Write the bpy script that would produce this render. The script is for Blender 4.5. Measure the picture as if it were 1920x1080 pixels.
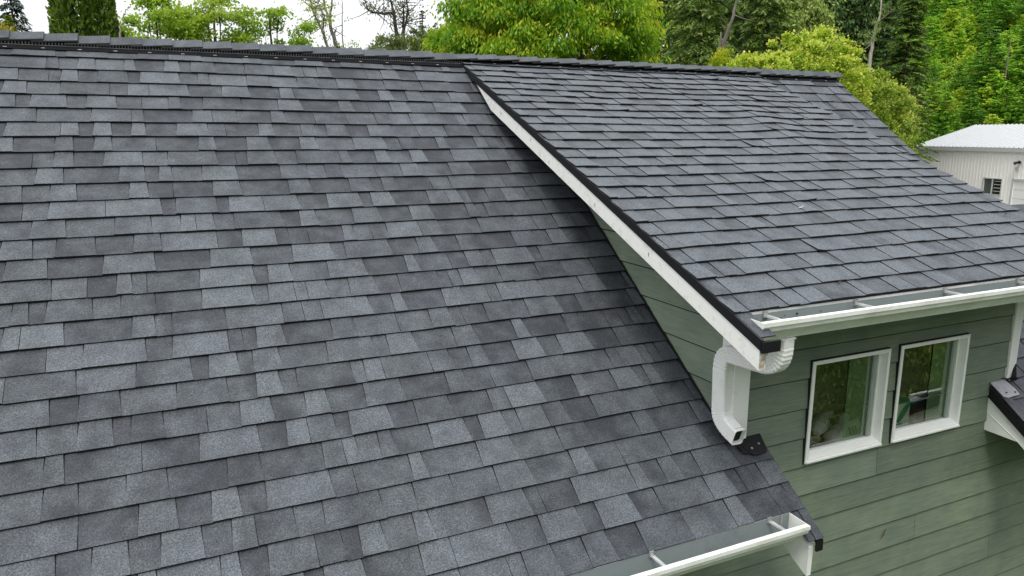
import bpy, bmesh, math, random
import numpy as np
from mathutils import Vector, Matrix

rnd = random.Random(7)
rng = np.random.default_rng(11)
R = math.radians
scene = bpy.context.scene
for o in list(bpy.data.objects):
    bpy.data.objects.remove(o)
COL = scene.collection

# ------------------------------------------------------------------ camera
FPX, YAW, PITCH = 1365.42, 24.981, 11.82
CAM = np.array([0.0, -5.8762, -0.6197])
cd = bpy.data.cameras.new('camera')
cd.sensor_width = 36.0
cd.lens = FPX / 1920 * 36
cd.clip_start = 0.05
cd.clip_end = 2000
cam = bpy.data.objects.new('camera', cd)
COL.objects.link(cam)
cam.location = CAM
cam.rotation_euler = (R(90 - PITCH), 0, R(-YAW))
scene.camera = cam

# ------------------------------------------------------------------ world: bright overcast
SUN_ELEV, SUN_AZ = 61.0, 218.0          # compass style: clockwise from +Y
world = bpy.data.worlds.new('World')
scene.world = world
world.use_nodes = True
wn = world.node_tree
wn.nodes.clear()
sky = wn.nodes.new('ShaderNodeTexSky')
sky.sky_type = 'NISHITA'
sky.sun_disc = False
sky.sun_elevation = R(SUN_ELEV)
sky.sun_rotation = R(SUN_AZ)
sky.air_density = 1.0
sky.dust_density = 4.0
mx = wn.nodes.new('ShaderNodeMix')
mx.data_type = 'RGBA'
mx.inputs['Factor'].default_value = 0.86     # cloud layer over the clear sky
# standard overcast distribution: brighter overhead than at the horizon
tcw = wn.nodes.new('ShaderNodeTexCoord')
sxw = wn.nodes.new('ShaderNodeSeparateXYZ')
wn.links.new(tcw.outputs['Generated'], sxw.inputs[0])
mrw = wn.nodes.new('ShaderNodeMapRange')
for _i, _v in enumerate((0.0, 1.0, 7.6, 16.5)): mrw.inputs[_i + 1].default_value = _v
wn.links.new(sxw.outputs['Z'], mrw.inputs[0])
cbw = wn.nodes.new('ShaderNodeVectorMath'); cbw.operation = 'SCALE'
cbw.inputs[0].default_value = (0.985, 1.0, 1.02)
wn.links.new(mrw.outputs[0], cbw.inputs['Scale'])
wn.links.new(cbw.outputs[0], mx.inputs['B'])
bg = wn.nodes.new('ShaderNodeBackground')
bg.inputs['Strength'].default_value = 0.12
wo = wn.nodes.new('ShaderNodeOutputWorld')
wn.links.new(sky.outputs[0], mx.inputs['A'])
wn.links.new(mx.outputs['Result'], bg.inputs['Color'])
wn.links.new(bg.outputs[0], wo.inputs['Surface'])

sd = bpy.data.lights.new('sun', 'SUN')
sd.energy = 1.5
sd.angle = R(13)
sd.color = (1.0, 0.965, 0.9)
sun = bpy.data.objects.new('sun', sd)
COL.objects.link(sun)
sv = Vector((math.sin(R(SUN_AZ)) * math.cos(R(SUN_ELEV)), math.cos(R(SUN_AZ)) * math.cos(R(SUN_ELEV)), math.sin(R(SUN_ELEV))))
sun.rotation_euler = sv.to_track_quat('Z', 'Y').to_euler()
sun.location = sv * 30

vs = scene.view_settings
vs.view_transform = 'Standard'
vs.look = 'None'
vs.exposure = 0.24
vs.gamma = 1.0
vs.use_curve_mapping = False

# ------------------------------------------------------------------ place helpers
_y, _t = R(YAW), R(PITCH)
FW = np.array([math.sin(_y) * math.cos(_t), math.cos(_y) * math.cos(_t), -math.sin(_t)])
RT = np.array([math.cos(_y), -math.sin(_y), 0.0])
UP = np.cross(RT, FW)
FH = np.array([math.sin(_y), math.cos(_y), 0.0])

def ray(u, v):
    return FW + RT * (u - 960) / FPX - UP * (v - 540) / FPX

def at(u, F):                     # ground position seen in picture column u at forward distance F
    r = ray(u, 254.0)
    p = CAM + r * F / np.dot(r, FH)
    return float(p[0]), float(p[1])

def zat(v, F, u=960):             # height seen at picture row v, at forward distance F
    r = ray(u, v)
    return float(CAM[2] + r[2] * F / np.dot(r, FH))

def on_y(u, v, y):
    r = ray(u, v)
    t = (y - CAM[1]) / r[1]
    return CAM + r * t

def pix(p):
    d = np.array(p) - CAM
    z = d @ FW
    return 960 + FPX * (d @ RT) / z, 540 - FPX * (d @ UP) / z

# ------------------------------------------------------------------ object helpers
WORLD = {}

def link(o, parent, w):
    COL.objects.link(o)
    w = np.array(w, float)
    WORLD[o.name] = w
    if parent is not None:
        o.parent = parent
        o.location = w - WORLD[parent.name]
    else:
        o.location = w
    return o

def empty(name, loc, label, cat, group=None):
    o = bpy.data.objects.new(name, None)
    o.empty_display_size = 0.2
    link(o, None, loc)
    tag(o, label, cat, group)
    return o

def tag(o, label=None, cat=None, group=None, kind=None):
    if label: o['label'] = label
    if cat: o['category'] = cat
    if group: o['group'] = group
    if kind: o['kind'] = kind
    return o

class MB:
    """collects polygons in world space, then makes one mesh object"""
    def __init__(s):
        s.v, s.f, s.t, s.m = [], [], [], []
    def quad(s, pts, tone=0.5, mi=0):
        n = len(s.v)
        s.v += [tuple(map(float, p)) for p in pts]
        s.t += list(tone) if isinstance(tone, (list, tuple)) else [tone] * len(pts)
        s.f.append(tuple(range(n, n + len(pts))))
        s.m.append(mi)
    def box(s, a, b, tone=0.5, mi=0):
        (x0, y0, z0), (x1, y1, z1) = a, b
        if x0 > x1: x0, x1 = x1, x0
        if y0 > y1: y0, y1 = y1, y0
        if z0 > z1: z0, z1 = z1, z0
        P = [(x0,y0,z0),(x1,y0,z0),(x1,y1,z0),(x0,y1,z0),(x0,y0,z1),(x1,y0,z1),(x1,y1,z1),(x0,y1,z1)]
        s.hexa(P, tone, mi)
    def hexa(s, P, tone=0.5, mi=0):
        n = len(s.v)
        s.v += [tuple(map(float, p)) for p in P]
        s.t += [tone] * 8
        for f in ((0,3,2,1),(4,5,6,7),(0,1,5,4),(1,2,6,5),(2,3,7,6),(3,0,4,7)):
            s.f.append(tuple(n + i for i in f)); s.m.append(mi)
    def extrude(s, prof, d, o=(0,0,0), caps=True, tone=0.5, mi=0, closed=True, mis=None):
        """profile = list of 3-D points, swept by vector d"""
        n = len(s.v); k = len(prof); d = np.array(d, float)
        s.v += [tuple(np.array(p, float) + o) for p in prof] + [tuple(np.array(p, float) + o + d) for p in prof]
        s.t += [tone] * (2 * k)
        for i in range(k if closed else k - 1):
            j = (i + 1) % k
            s.f.append((n + i, n + j, n + k + j, n + k + i)); s.m.append(mis[i] if mis else mi)
        if caps and closed:
            s.f.append(tuple(n + i for i in reversed(range(k)))); s.m.append(mi)
            s.f.append(tuple(n + k + i for i in range(k))); s.m.append(mi)
    def tube(s, path, rad, seg=8, tone=0.5, mi=0, caps=True):
        path = [np.array(p, float) for p in path]
        n0 = len(s.v)
        rads = rad if isinstance(rad, (list, tuple)) else [rad] * len(path)
        prev = None
        for i, p in enumerate(path):
            d = path[min(i + 1, len(path) - 1)] - path[max(i - 1, 0)]
            d /= (np.linalg.norm(d) + 1e-9)
            if prev is None:
                a = np.array([0, 0, 1.0]) if abs(d[2]) < 0.9 else np.array([1.0, 0, 0])
            else:
                a = prev
            b = np.cross(d, a); b /= np.linalg.norm(b) + 1e-9
            a = np.cross(b, d); prev = a
            for k in range(seg):
                w = 2 * math.pi * k / seg
                s.v.append(tuple(p + rads[i] * (math.cos(w) * a + math.sin(w) * b))); s.t.append(tone)
        for i in range(len(path) - 1):
            for k in range(seg):
                q = n0 + i * seg
                s.f.append((q + k, q + (k + 1) % seg, q + seg + (k + 1) % seg, q + seg + k)); s.m.append(mi)
        if caps:
            s.f.append(tuple(n0 + k for k in reversed(range(seg)))); s.m.append(mi)
            q = n0 + (len(path) - 1) * seg
            s.f.append(tuple(q + k for k in range(seg))); s.m.append(mi)
    def build(s, name, mats, parent=None, origin=None, smooth=False, clip=None, tone=False, weld=False):
        V = np.array(s.v, float)
        c = V.mean(0) if origin is None else np.array(origin, float)
        me = bpy.data.meshes.new(name)
        me.from_pydata([tuple(p) for p in (V - c)], [], s.f)
        for m in (mats if isinstance(mats, (list, tuple)) else [mats]):
            me.materials.append(m)
        if any(s.m):
            me.polygons.foreach_set('material_index', s.m)
        if tone:
            at_ = me.attributes.new('tone', 'FLOAT', 'POINT')
            at_.data.foreach_set('value', s.t)
        if clip or weld:
            bm = bmesh.new(); bm.from_mesh(me)
            if weld: bmesh.ops.remove_doubles(bm, verts=bm.verts, dist=1e-5)
            for co, no in (clip or []):
                g = bm.verts[:] + bm.edges[:] + bm.faces[:]
                bmesh.ops.bisect_plane(bm, geom=g, plane_co=Vector(co) - Vector(c), plane_no=Vector(no), clear_outer=True)
                if not bm.faces: break
                ed = [e for e in bm.edges if e.is_boundary]
                if weld and ed:
                    bmesh.ops.holes_fill(bm, edges=ed)
            bm.to_mesh(me); bm.free()
            if not me.polygons:
                bpy.data.meshes.remove(me)
                return None
        if smooth:
            me.polygons.foreach_set('use_smooth', [True] * len(me.polygons))
        me.validate()
        me.update()
        return link(bpy.data.objects.new(name, me), parent, c)

# ------------------------------------------------------------------ materials
def new_mat(name):
    m = bpy.data.materials.new(name)
    m.use_nodes = True
    nt = m.node_tree
    nt.nodes.clear()
    out = nt.nodes.new('ShaderNodeOutputMaterial')
    return m, nt, out

def N(nt, t, **kw):
    n = nt.nodes.new(t)
    for k, v in kw.items():
        if k in n.inputs: n.inputs[k].default_value = v
        else: setattr(n, k, v)
    return n

def noise(nt, vec, scale, detail=2.0, rough=0.5):
    n = nt.nodes.new('ShaderNodeTexNoise')
    n.inputs['Scale'].default_value = scale
    n.inputs['Detail'].default_value = detail
    n.inputs['Roughness'].default_value = rough
    nt.links.new(vec, n.inputs['Vector'])
    return n.outputs['Fac']

def mrange(nt, val, a, b, c, d, clamp=True):
    n = nt.nodes.new('ShaderNodeMapRange')
    n.clamp = clamp
    for i, x in enumerate((a, b, c, d)): n.inputs[i + 1].default_value = x
    nt.links.new(val, n.inputs[0])
    return n.outputs[0]

def mathn(nt, op, a, b=None):
    n = nt.nodes.new('ShaderNodeMath'); n.operation = op
    for i, x in enumerate((a, b)):
        if x is None: continue
        if isinstance(x, (int, float)): n.inputs[i].default_value = x
        else: nt.links.new(x, n.inputs[i])
    return n.outputs[0]

def mixc(nt, fac, a, b, blend='MIX'):
    n = nt.nodes.new('ShaderNodeMix'); n.data_type = 'RGBA'; n.blend_type = blend
    for k, x in (('Factor', fac), ('A', a), ('B', b)):
        if isinstance(x, (int, float)): n.inputs[k].default_value = x
        elif isinstance(x, (tuple, list)): n.inputs[k].default_value = (*x[:3], 1)
        else: nt.links.new(x, n.inputs[k])
    return n.outputs['Result']

def bsdf(nt, out, color, rough=0.6, spec=0.3, metal=0.0, bump=None, bdist=0.002, bstr=0.5):
    p = nt.nodes.new('ShaderNodeBsdfPrincipled')
    if isinstance(color, (tuple, list)): p.inputs['Base Color'].default_value = (*color[:3], 1)
    else: nt.links.new(color, p.inputs['Base Color'])
    if isinstance(rough, (int, float)): p.inputs['Roughness'].default_value = rough
    else: nt.links.new(rough, p.inputs['Roughness'])
    p.inputs['Specular IOR Level'].default_value = spec
    p.inputs['Metallic'].default_value = metal
    if bump is not None:
        b = nt.nodes.new('ShaderNodeBump')
        b.inputs['Distance'].default_value = bdist
        b.inputs['Strength'].default_value = bstr
        nt.links.new(bump, b.inputs['Height'])
        nt.links.new(b.outputs[0], p.inputs['Normal'])
    nt.links.new(p.outputs[0], out.inputs['Surface'])
    return p

def pos(nt):
    return nt.nodes.new('ShaderNodeNewGeometry').outputs['Position']

def attr(nt, name):
    n = nt.nodes.new('ShaderNodeAttribute'); n.attribute_name = name
    return n.outputs['Fac']

def mat_shingle(name):
    m, nt, out = new_mat(name)
    P = pos(nt)
    tone = attr(nt, 'tone')
    blot = noise(nt, P, 9.0, 4.0, 0.6)
    t = mathn(nt, 'ADD', tone, mrange(nt, blot, 0.3, 0.7, -0.30, 0.30))
    base = mixc(nt, mrange(nt, t, 0, 1, 0, 1), (0.0262, 0.0307, 0.0370), (0.094, 0.1075, 0.1195))
    hue = noise(nt, P, 3.1, 2.0)
    base = mixc(nt, mrange(nt, hue, 0.35, 0.65, 0.0, 0.55), base, mixc(nt, 1.0, base, (1.0, 0.975, 1.03), 'MULTIPLY'))
    g1 = noise(nt, P, 190.0, 2.0, 0.75)
    g2 = noise(nt, P, 120.0, 1.0, 0.5)
    sp = mathn(nt, 'MULTIPLY', mrange(nt, g1, 0.34, 0.66, 0.42, 1.60), mrange(nt, g2, 0.3, 0.7, 0.80, 1.20))
    spc = nt.nodes.new('ShaderNodeCombineColor')
    for i in range(3): nt.links.new(sp, spc.inputs[i])
    col = mixc(nt, 1.0, base, spc.outputs[0], 'MULTIPLY')
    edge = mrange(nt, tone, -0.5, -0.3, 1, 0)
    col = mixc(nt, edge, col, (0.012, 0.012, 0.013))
    bsdf(nt, out, col, 0.74, 0.42, bump=g1, bdist=0.0012, bstr=0.35)
    return m

def mat_paint(name, col, rough=0.45, dirt=0.25, dirtcol=(0.30, 0.31, 0.26), scale=9.0, spec=0.4, lo=0.52, hi=0.78):
    m, nt, out = new_mat(name)
    P = pos(nt)
    n1 = noise(nt, P, scale, 4.0, 0.65)
    n2 = noise(nt, P, scale * 9, 3.0, 0.6)
    f = mathn(nt, 'MULTIPLY', mrange(nt, n1, lo, hi, 0, dirt), mrange(nt, n2, 0.35, 0.6, 0.4, 1))
    c = mixc(nt, f, col, dirtcol)
    bsdf(nt, out, c, mrange(nt, n2, 0.3, 0.7, rough - 0.08, rough + 0.1), spec, bump=n2, bdist=0.0006, bstr=0.4)
    return m

def mat_siding(name, axis):
    m, nt, out = new_mat(name)
    P = pos(nt)
    mp = nt.nodes.new('ShaderNodeMapping')
    nt.links.new(P, mp.inputs['Vector'])
    mp.inputs['Scale'].default_value = (3.2, 60, 95) if axis == 'x' else (60, 3.2, 95)
    warp = nt.nodes.new('ShaderNodeTexNoise'); warp.inputs['Scale'].default_value = 5.0
    nt.links.new(P, warp.inputs['Vector'])
    ad = nt.nodes.new('ShaderNodeVectorMath'); ad.operation = 'MULTIPLY_ADD'
    nt.links.new(warp.outputs['Color'], ad.inputs[0])
    ad.inputs[1].default_value = (0.3, 0.3, 1.2)
    nt.links.new(mp.outputs[0], ad.inputs[2])
    g = noise(nt, ad.outputs[0], 1.6, 4.0, 0.62)
    big = noise(nt, P, 1.6, 3.0, 0.6)
    mid = noise(nt, P, 6.0, 3.0, 0.6)
    tone = attr(nt, 'tone')
    c = mixc(nt, mrange(nt, big, 0.32, 0.68, 0, 1), (0.154, 0.196, 0.154), (0.218, 0.258, 0.184))
    c = mixc(nt, mrange(nt, mid, 0.46, 0.74, 0, 0.6), c, (0.132, 0.176, 0.142))
    k = mathn(nt, 'MULTIPLY', mrange(nt, g, 0.3, 0.7, 0.78, 1.16), mrange(nt, tone, 0, 1, 0.88, 1.12))
    cc = nt.nodes.new('ShaderNodeCombineColor')
    for i in range(3): nt.links.new(k, cc.inputs[i])
    c = mixc(nt, 1.0, c, cc.outputs[0], 'MULTIPLY')
    bsdf(nt, out, c, 0.62, 0.3, bump=g, bdist=0.0022, bstr=0.5)
    return m

def mat_plain(name, col, rough=0.5, spec=0.4, metal=0.0, var=0.15, scale=30.0):
    m, nt, out = new_mat(name)
    n1 = noise(nt, pos(nt), scale, 3.0)
    c = mixc(nt, mrange(nt, n1, 0.3, 0.7, 0, 1), tuple(x * (1 - var) for x in col), tuple(min(1, x * (1 + var)) for x in col))
    bsdf(nt, out, c, rough, spec, metal, bump=n1, bdist=0.0005, bstr=0.3)
    return m

def mat_leaf(name, ca, cb, cc=None, trans=0.35, rough=0.55):
    """leaf colours from ca (tone 0) through cb (tone .6) to cc (tone 1)"""
    m, nt, out = new_mat(name)
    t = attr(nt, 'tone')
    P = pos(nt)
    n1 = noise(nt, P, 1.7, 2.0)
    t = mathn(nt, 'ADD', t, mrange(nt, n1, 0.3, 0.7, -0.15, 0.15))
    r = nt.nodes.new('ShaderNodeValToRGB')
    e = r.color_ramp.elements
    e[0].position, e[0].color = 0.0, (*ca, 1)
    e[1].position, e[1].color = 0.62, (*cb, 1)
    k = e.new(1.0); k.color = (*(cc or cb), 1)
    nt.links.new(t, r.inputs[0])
    p = nt.nodes.new('ShaderNodeBsdfPrincipled')
    p.inputs['Roughness'].default_value = rough
    p.inputs['Specular IOR Level'].default_value = 0.25
    nt.links.new(r.outputs[0], p.inputs['Base Color'])
    tr = nt.nodes.new('ShaderNodeBsdfTranslucent')
    nt.links.new(mixc(nt, 1.0, r.outputs[0], (1.15, 1.2, 0.7), 'MULTIPLY'), tr.inputs['Color'])
    ms = nt.nodes.new('ShaderNodeMixShader'); ms.inputs[0].default_value = trans
    nt.links.new(p.outputs[0], ms.inputs[1]); nt.links.new(tr.outputs[0], ms.inputs[2])
    nt.links.new(ms.outputs[0], out.inputs['Surface'])
    return m

def mat_bark(name, a, b, scale=14.0):
    m, nt, out = new_mat(name)
    P = pos(nt)
    mp = nt.nodes.new('ShaderNodeMapping'); mp.inputs['Scale'].default_value = (1, 1, 0.22)
    nt.links.new(P, mp.inputs['Vector'])
    n1 = noise(nt, mp.outputs[0], scale, 5.0, 0.65)
    c = mixc(nt, mrange(nt, n1, 0.3, 0.7, 0, 1), a, b)
    bsdf(nt, out, c, 0.9, 0.15, bump=n1, bdist=0.02, bstr=0.7)
    return m

def mat_glass(name, refl=0.2, tint=(0.86, 0.93, 0.88), reflection_film=0.0):
    m, nt, out = new_mat(name)
    tr = N(nt, 'ShaderNodeBsdfTransparent'); tr.inputs['Color'].default_value = (*tint, 1)
    gl = N(nt, 'ShaderNodeBsdfGlossy'); gl.inputs['Roughness'].default_value = 0.012
    gl.inputs['Color'].default_value = (0.95, 1.0, 0.95, 1)
    fr = N(nt, 'ShaderNodeFresnel'); fr.inputs['IOR'].default_value = 1.5
    f = mathn(nt, 'ADD', mathn(nt, 'MULTIPLY', fr.outputs[0], 1.3), refl)
    ms = N(nt, 'ShaderNodeMixShader')
    nt.links.new(f, ms.inputs[0]); nt.links.new(tr.outputs[0], ms.inputs[1]); nt.links.new(gl.outputs[0], ms.inputs[2])
    last = ms
    if reflection_film > 0:
        df = N(nt, 'ShaderNodeBsdfDiffuse'); df.inputs['Color'].default_value = (0.15, 0.27, 0.12, 1)  # green diffuse colour imitates greenery reflected in the screened pane
        m2 = N(nt, 'ShaderNodeMixShader'); m2.inputs[0].default_value = reflection_film
        nt.links.new(ms.outputs[0], m2.inputs[1]); nt.links.new(df.outputs[0], m2.inputs[2])
        last = m2
    nt.links.new(last.outputs[0], out.inputs['Surface'])
    return m

M_SH = mat_shingle('asphalt_shingle')
M_WHITE = mat_paint('white_paint', (0.80, 0.81, 0.79), 0.4, 0.35, (0.42, 0.43, 0.36))
M_WHITE_OLD = mat_paint('weathered_white_paint', (0.78, 0.78, 0.75), 0.6, 0.6, (0.36, 0.33, 0.27), 22.0)
M_ENDGRAIN = mat_paint('peeling_end_grain', (0.72, 0.70, 0.66), 0.8, 1.0, (0.25, 0.16, 0.08), 38.0, 0.2, 0.42, 0.60)
M_GUT = mat_paint('gutter_enamel', (0.81, 0.82, 0.78), 0.38, 0.55, (0.40, 0.41, 0.30), 6.0, 0.4, 0.42, 0.74)
M_GUT_IN = mat_paint('grey_gutter_inside', (0.215, 0.25, 0.248), 0.6, 0.7, (0.12, 0.125, 0.13), 4.0)  # darker grey for the inner gutter faces
M_VINYL = mat_paint('white_vinyl', (0.84, 0.85, 0.82), 0.35, 0.12)
M_BLACK = mat_plain('black_metal', (0.010, 0.010, 0.012), 0.5, 0.25)
M_VENT = mat_plain('black_plastic', (0.010, 0.0105, 0.012), 0.8, 0.08)
M_RIB = mat_plain('grey_louver', (0.19, 0.195, 0.20), 0.5, 0.3)
M_STEEL = mat_plain('dull_steel', (0.42, 0.42, 0.41), 0.4, 0.5, 0.5)
M_STEEL_L = mat_plain('light_steel', (0.55, 0.56, 0.55), 0.5, 0.3)
M_FLASH = mat_plain('grey_flashing', (0.23, 0.235, 0.25), 0.45, 0.5, 0.2)
M_DARK = mat_plain('dark_gap', (0.02, 0.022, 0.02), 0.8, 0.1)
M_SID = mat_siding('green_siding', 'x')
M_SIDY = mat_siding('green_side_siding', 'y')
M_LAPSHADE = mat_plain('siding_lap_shade', (0.020, 0.025, 0.021), 0.8, 0.1)  # dark lap line: contact shade painted along each plank's bottom edge
M_PLY = mat_plain('roof_deck', (0.10, 0.085, 0.065), 0.8, 0.1)
M_ROOM = mat_plain('room_wall', (0.10, 0.095, 0.08), 0.8, 0.1)
M_WOOD = mat_bark('brown_wood', (0.24, 0.10, 0.03), (0.46, 0.24, 0.08), 30.0)
M_GLASS = mat_glass('window_glass', 0.10, (0.95, 0.98, 0.95))
M_GLASS2 = mat_glass('screened_reflection_glass', 0.16, (0.8, 0.88, 0.82), 0.26)

# ------------------------------------------------------------------ roof geometry
AL, BE, DZ = R(36.322), R(22.212), -0.0066
EXP = 0.143
S0 = 0.2011                      # first visible course edge of the main roof
WY = -3.04                       # front wall plane
XD, XDR = 2.25, 5.39             # dormer roof, left and right edge
XC, XCR = 2.62, 5.03             # dormer side walls
XR = 6.52                        # right gable edge
XL = -2.0
XE = 2.81                        # right end of the lower roof
XE2 = 4.82                       # left end of the right-hand lower roof
S_EAVE, SD_EAVE = 4.215, 3.6847

def wob(x, s, a, ph):
    return a * (0.5 * math.sin(x * 2.3 + s * 0.9 + ph) + 0.3 * math.sin(x * 5.1 - s * 3.3 + 2 * ph) + 0.2 * math.sin(s * 6.7 + x * 1.3 + ph))

def PM(x, s, h=0.0, bare=False):
    if not bare: h += wob(x, s, 0.004, 0.7)
    return (x, -s * math.cos(AL) - h * math.sin(AL), -s * math.sin(AL) + h * math.cos(AL))

def PD(x, s, h=0.0, bare=False):
    if not bare:
        h += wob(x, s, 0.0050, 2.1) + 0.022 * math.exp(-((x - 4.45) / 0.22) ** 2 - ((s - 1.35) / 0.42) ** 2)
    return (x, -s * math.cos(BE) - h * math.sin(BE), DZ - s * math.sin(BE) + h * math.cos(BE))

def zmain(y): return y * math.tan(AL)
def zdorm(y): return DZ + y * math.tan(BE)

house = empty('house', (2.3, -3.04, -5.3), 'green sided house with dark shingle roof and a shed dormer with two windows', 'house')

# roof decks
m = MB()
t = 0.03
def slab(mb, pl, x0, x1, s0, s1, h0, h1):
    P = [pl(x, s, h, True) for h in (h0, h1) for (x, s) in ((x0, s1), (x1, s1), (x1, s0), (x0, s0))]
    mb.hexa(P)
slab(m, PM, XL, XE, 0.0, S_EAVE - 0.01, -0.05, -0.014)
slab(m, PM, XE + 0.001, XE2 - 0.007, 0.0, 3.70, -0.05, -0.016)
slab(m, PM, XE2 - 0.006, XR, 0.0, S_EAVE - 0.01, -0.05, -0.014)
def PB(x, s, h=0.0, bare=False):
    p = PM(x, s, h, True); return (p[0], -p[1], p[2])
slab(m, PB, XL, XR, 0.06, S_EAVE, -0.05, -0.014)
main_roof = m.build('main_roof', M_PLY, house)

m = MB()
# dormer deck: a wedge that thins out where it meets the main roof at the ridge
n = 14
for i in range(n):
    s0, s1 = SD_EAVE * i / n, (SD_EAVE - 0.012) * (i + 1) / n if i == n - 1 else SD_EAVE * (i + 1) / n
    P = []
    for top in (0, 1):
        for (x, s) in ((XD + 0.012, s1), (XDR - 0.01, s1), (XDR - 0.01, s0), (XD + 0.012, s0)):
            a = PD(x, s, -0.014, True)
            if top: P.append(a)
            else:
                zb = max(a[2] - 0.06, zmain(a[1]) + 0.012)
                P.append((a[0], a[1], min(zb, a[2] - 0.002)))
    m.hexa(P)
dormer_roof = m.build('dormer_roof', M_PLY, house, weld=True)

# ------------------------------------------------------------------ shingles
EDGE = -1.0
def tab(mb, pl, x0, x1, s1, thick, tone, sl0=0.0, sl1=0.0, lift=(0, 0, 0), expo=EXP, over=0.032):
    s0 = s1 - expo - over
    th = (0.0105 if thick else 0.0078) if pl is PM else (0.0095 if thick else 0.0065)
    hb = (0.0078 if pl is PM else 0.0066) if thick else (0.0040 if pl is PM else 0.0030)
    tuck = 0.0135 * (expo + over) / 0.175
    k = 3
    rows = []
    for r, s in ((0, s0), (1, s1)):
        row = []
        for i in range(k):
            f = i / (k - 1)
            xa = x0 + (sl0 if r == 0 else -sl0)
            xb = x1 - (sl1 if r == 0 else -sl1)
            x = xa + (xb - xa) * f
            h = hb - (tuck if r == 0 else 0) + (lift[i] if r == 1 else 0)
            row.append((x, s, h))
        rows.append(row)
    top = [[pl(*p) for p in row] for row in rows]
    bot = [pl(x, s, h - th) for (x, s, h) in rows[1]]
    for i in range(k - 1):
        mb.quad([top[1][i], top[1][i + 1], top[0][i + 1], top[0][i]], [tone[i], tone[i + 1], tone[i + 1], tone[i]])
        mb.quad([bot[i], bot[i + 1], top[1][i + 1], top[1][i]], EDGE)
    x, s, h = rows[0][0]
    mb.quad([pl(x, s, h - th), bot[0], top[1][0], top[0][0]], EDGE)
    x, s, h = rows[0][2]
    mb.quad([bot[2], pl(x, s, h - th), top[0][2], top[1][2]], EDGE)

class Tab:
    __slots__ = ('pl', 'a', 'k', 'area')

def rowtabs(pl, xa, xb, s, rg, dormer=False, expo=EXP):
    """one course between xa and xb: thick teeth and thin gaps of uneven width and tone"""
    out = []
    x = xa - rg.uniform(0, 0.2)
    thick = rg.random() < 0.5
    prev_thick = False
    while x < xb:
        nxt = thick if rg.random() > 0.84 else (not thick)
        if thick: w = rg.choice((0.07, 0.10, 0.13, 0.16, 0.20, 0.25)) * rg.uniform(0.9, 1.1)
        else: w = rg.choice((0.07, 0.11, 0.14, 0.18, 0.22, 0.26)) * rg.uniform(0.9, 1.1)
        if dormer: w *= 0.93
        x1 = x + w
        a, b = max(x, xa), min(x1, xb)
        if xb - b < 0.035: b = xb; x1 = xb + 1
        if b - a > 0.02:
            r = rg.random()
            if thick:
                base = 0.78 if r < 0.46 else (0.54 if r < 0.78 else 0.34)
            else:
                base = 0.20 if r < 0.46 else (0.40 if r < 0.80 else 0.62)
            base = base + rg.gauss(0, 0.05)
            tone = [base + rg.gauss(0, 0.07) for _ in range(3)]
            if rg.random() < 0.3: tone[rg.choice((0, 2))] += rg.choice((-0.25, 0.22))
            if dormer: tone = [0.80 + (q - 0.5) * 0.75 for q in tone]  # dormer tone lifted to imitate extra skylight on its flatter slope
            tone = [min(max(q, 0.02), 1.0) for q in tone]
            sl = 0.0055 if thick else -0.0005
            slp = 0.0 if (prev_thick and thick) else sl
            lf = [0, 0, 0]
            if dormer:
                lf = [abs(rg.gauss(0, 0.0012)) for _ in range(3)]
                if rg.random() < 0.06: lf[rg.choice((0, 2))] += rg.uniform(0.005, 0.010)
            else:
                lf = [abs(rg.gauss(0, 0.0009)) for _ in range(3)]
            T = Tab()
            T.pl = pl
            sj = s + rg.gauss(0, 0.0012)
            T.a = (a + 0.0012, b - 0.0012, sj, thick, tone)
            T.k = dict(sl0=slp if a > xa else 0, sl1=(0.0 if (thick and nxt) else sl) if b < xb else 0, lift=lf, expo=expo)
            q = [pix(pl(px_, ps, 0.0, True)) for px_, ps in ((a, s - expo), (b, s - expo), (b, s), (a, s))]
            ar = 0.5 * abs(sum(q[i][0] * q[(i + 1) % 4][1] - q[(i + 1) % 4][0] * q[i][1] for i in range(4)))
            cx, cy = sum(p[0] for p in q) / 4, sum(p[1] for p in q) / 4
            T.area = ar if (-20 < cx < 1940 and -20 < cy < 1100) else 0.0
            out.append(T)
        x = x1
        prev_thick = thick
        thick = nxt
    return out

def lay(tabs, parent, name, stuff_name, most=300):
    tabs.sort(key=lambda t: -t.area)
    rest = MB()
    for i, T in enumerate(tabs):
        if i < most and T.area > 0:
            mb = MB(); tab(mb, T.pl, *T.a, **T.k)
            mb.build(name, M_SH, parent, tone=True)
        else:
            tab(rest, T.pl, *T.a, **T.k)
    o = rest.build(stuff_name, M_SH, parent, tone=True)
    o['kind'] = 'stuff'

rg = random.Random(41)
tabs = []
for i in range(0, 29):
    s = S0 + i * EXP if i < 28 else S_EAVE
    expo = EXP if i else 0.12
    y = -s * math.cos(AL)
    if y > -0.30: tabs += rowtabs(PM, XL, XD + 0.05, s, rg, expo=expo)
    elif y > WY - 0.02: tabs += rowtabs(PM, XL, XC - 0.005, s, rg, expo=expo)
    else: tabs += rowtabs(PM, XL, XE + 0.012, s, rg, expo=expo)
    # the strip right of the dormer
    if y > WY: tabs += rowtabs(PM, XCR + 0.012, XR, s, rg, expo=expo)
    else: tabs += rowtabs(PM, XE2 - 0.012, XR, s, rg, expo=expo)
tabs_hidden = [t for t in tabs if t.area > 0 and pix(t.pl(0.5 * (t.a[0] + t.a[1]), t.a[2], 0, True))[0] > 1200 and t.a[0] > 4.5]
for t in tabs_hidden: t.area *= 0.02
lay(tabs, main_roof, 'shingle', 'shingle_field')

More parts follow.
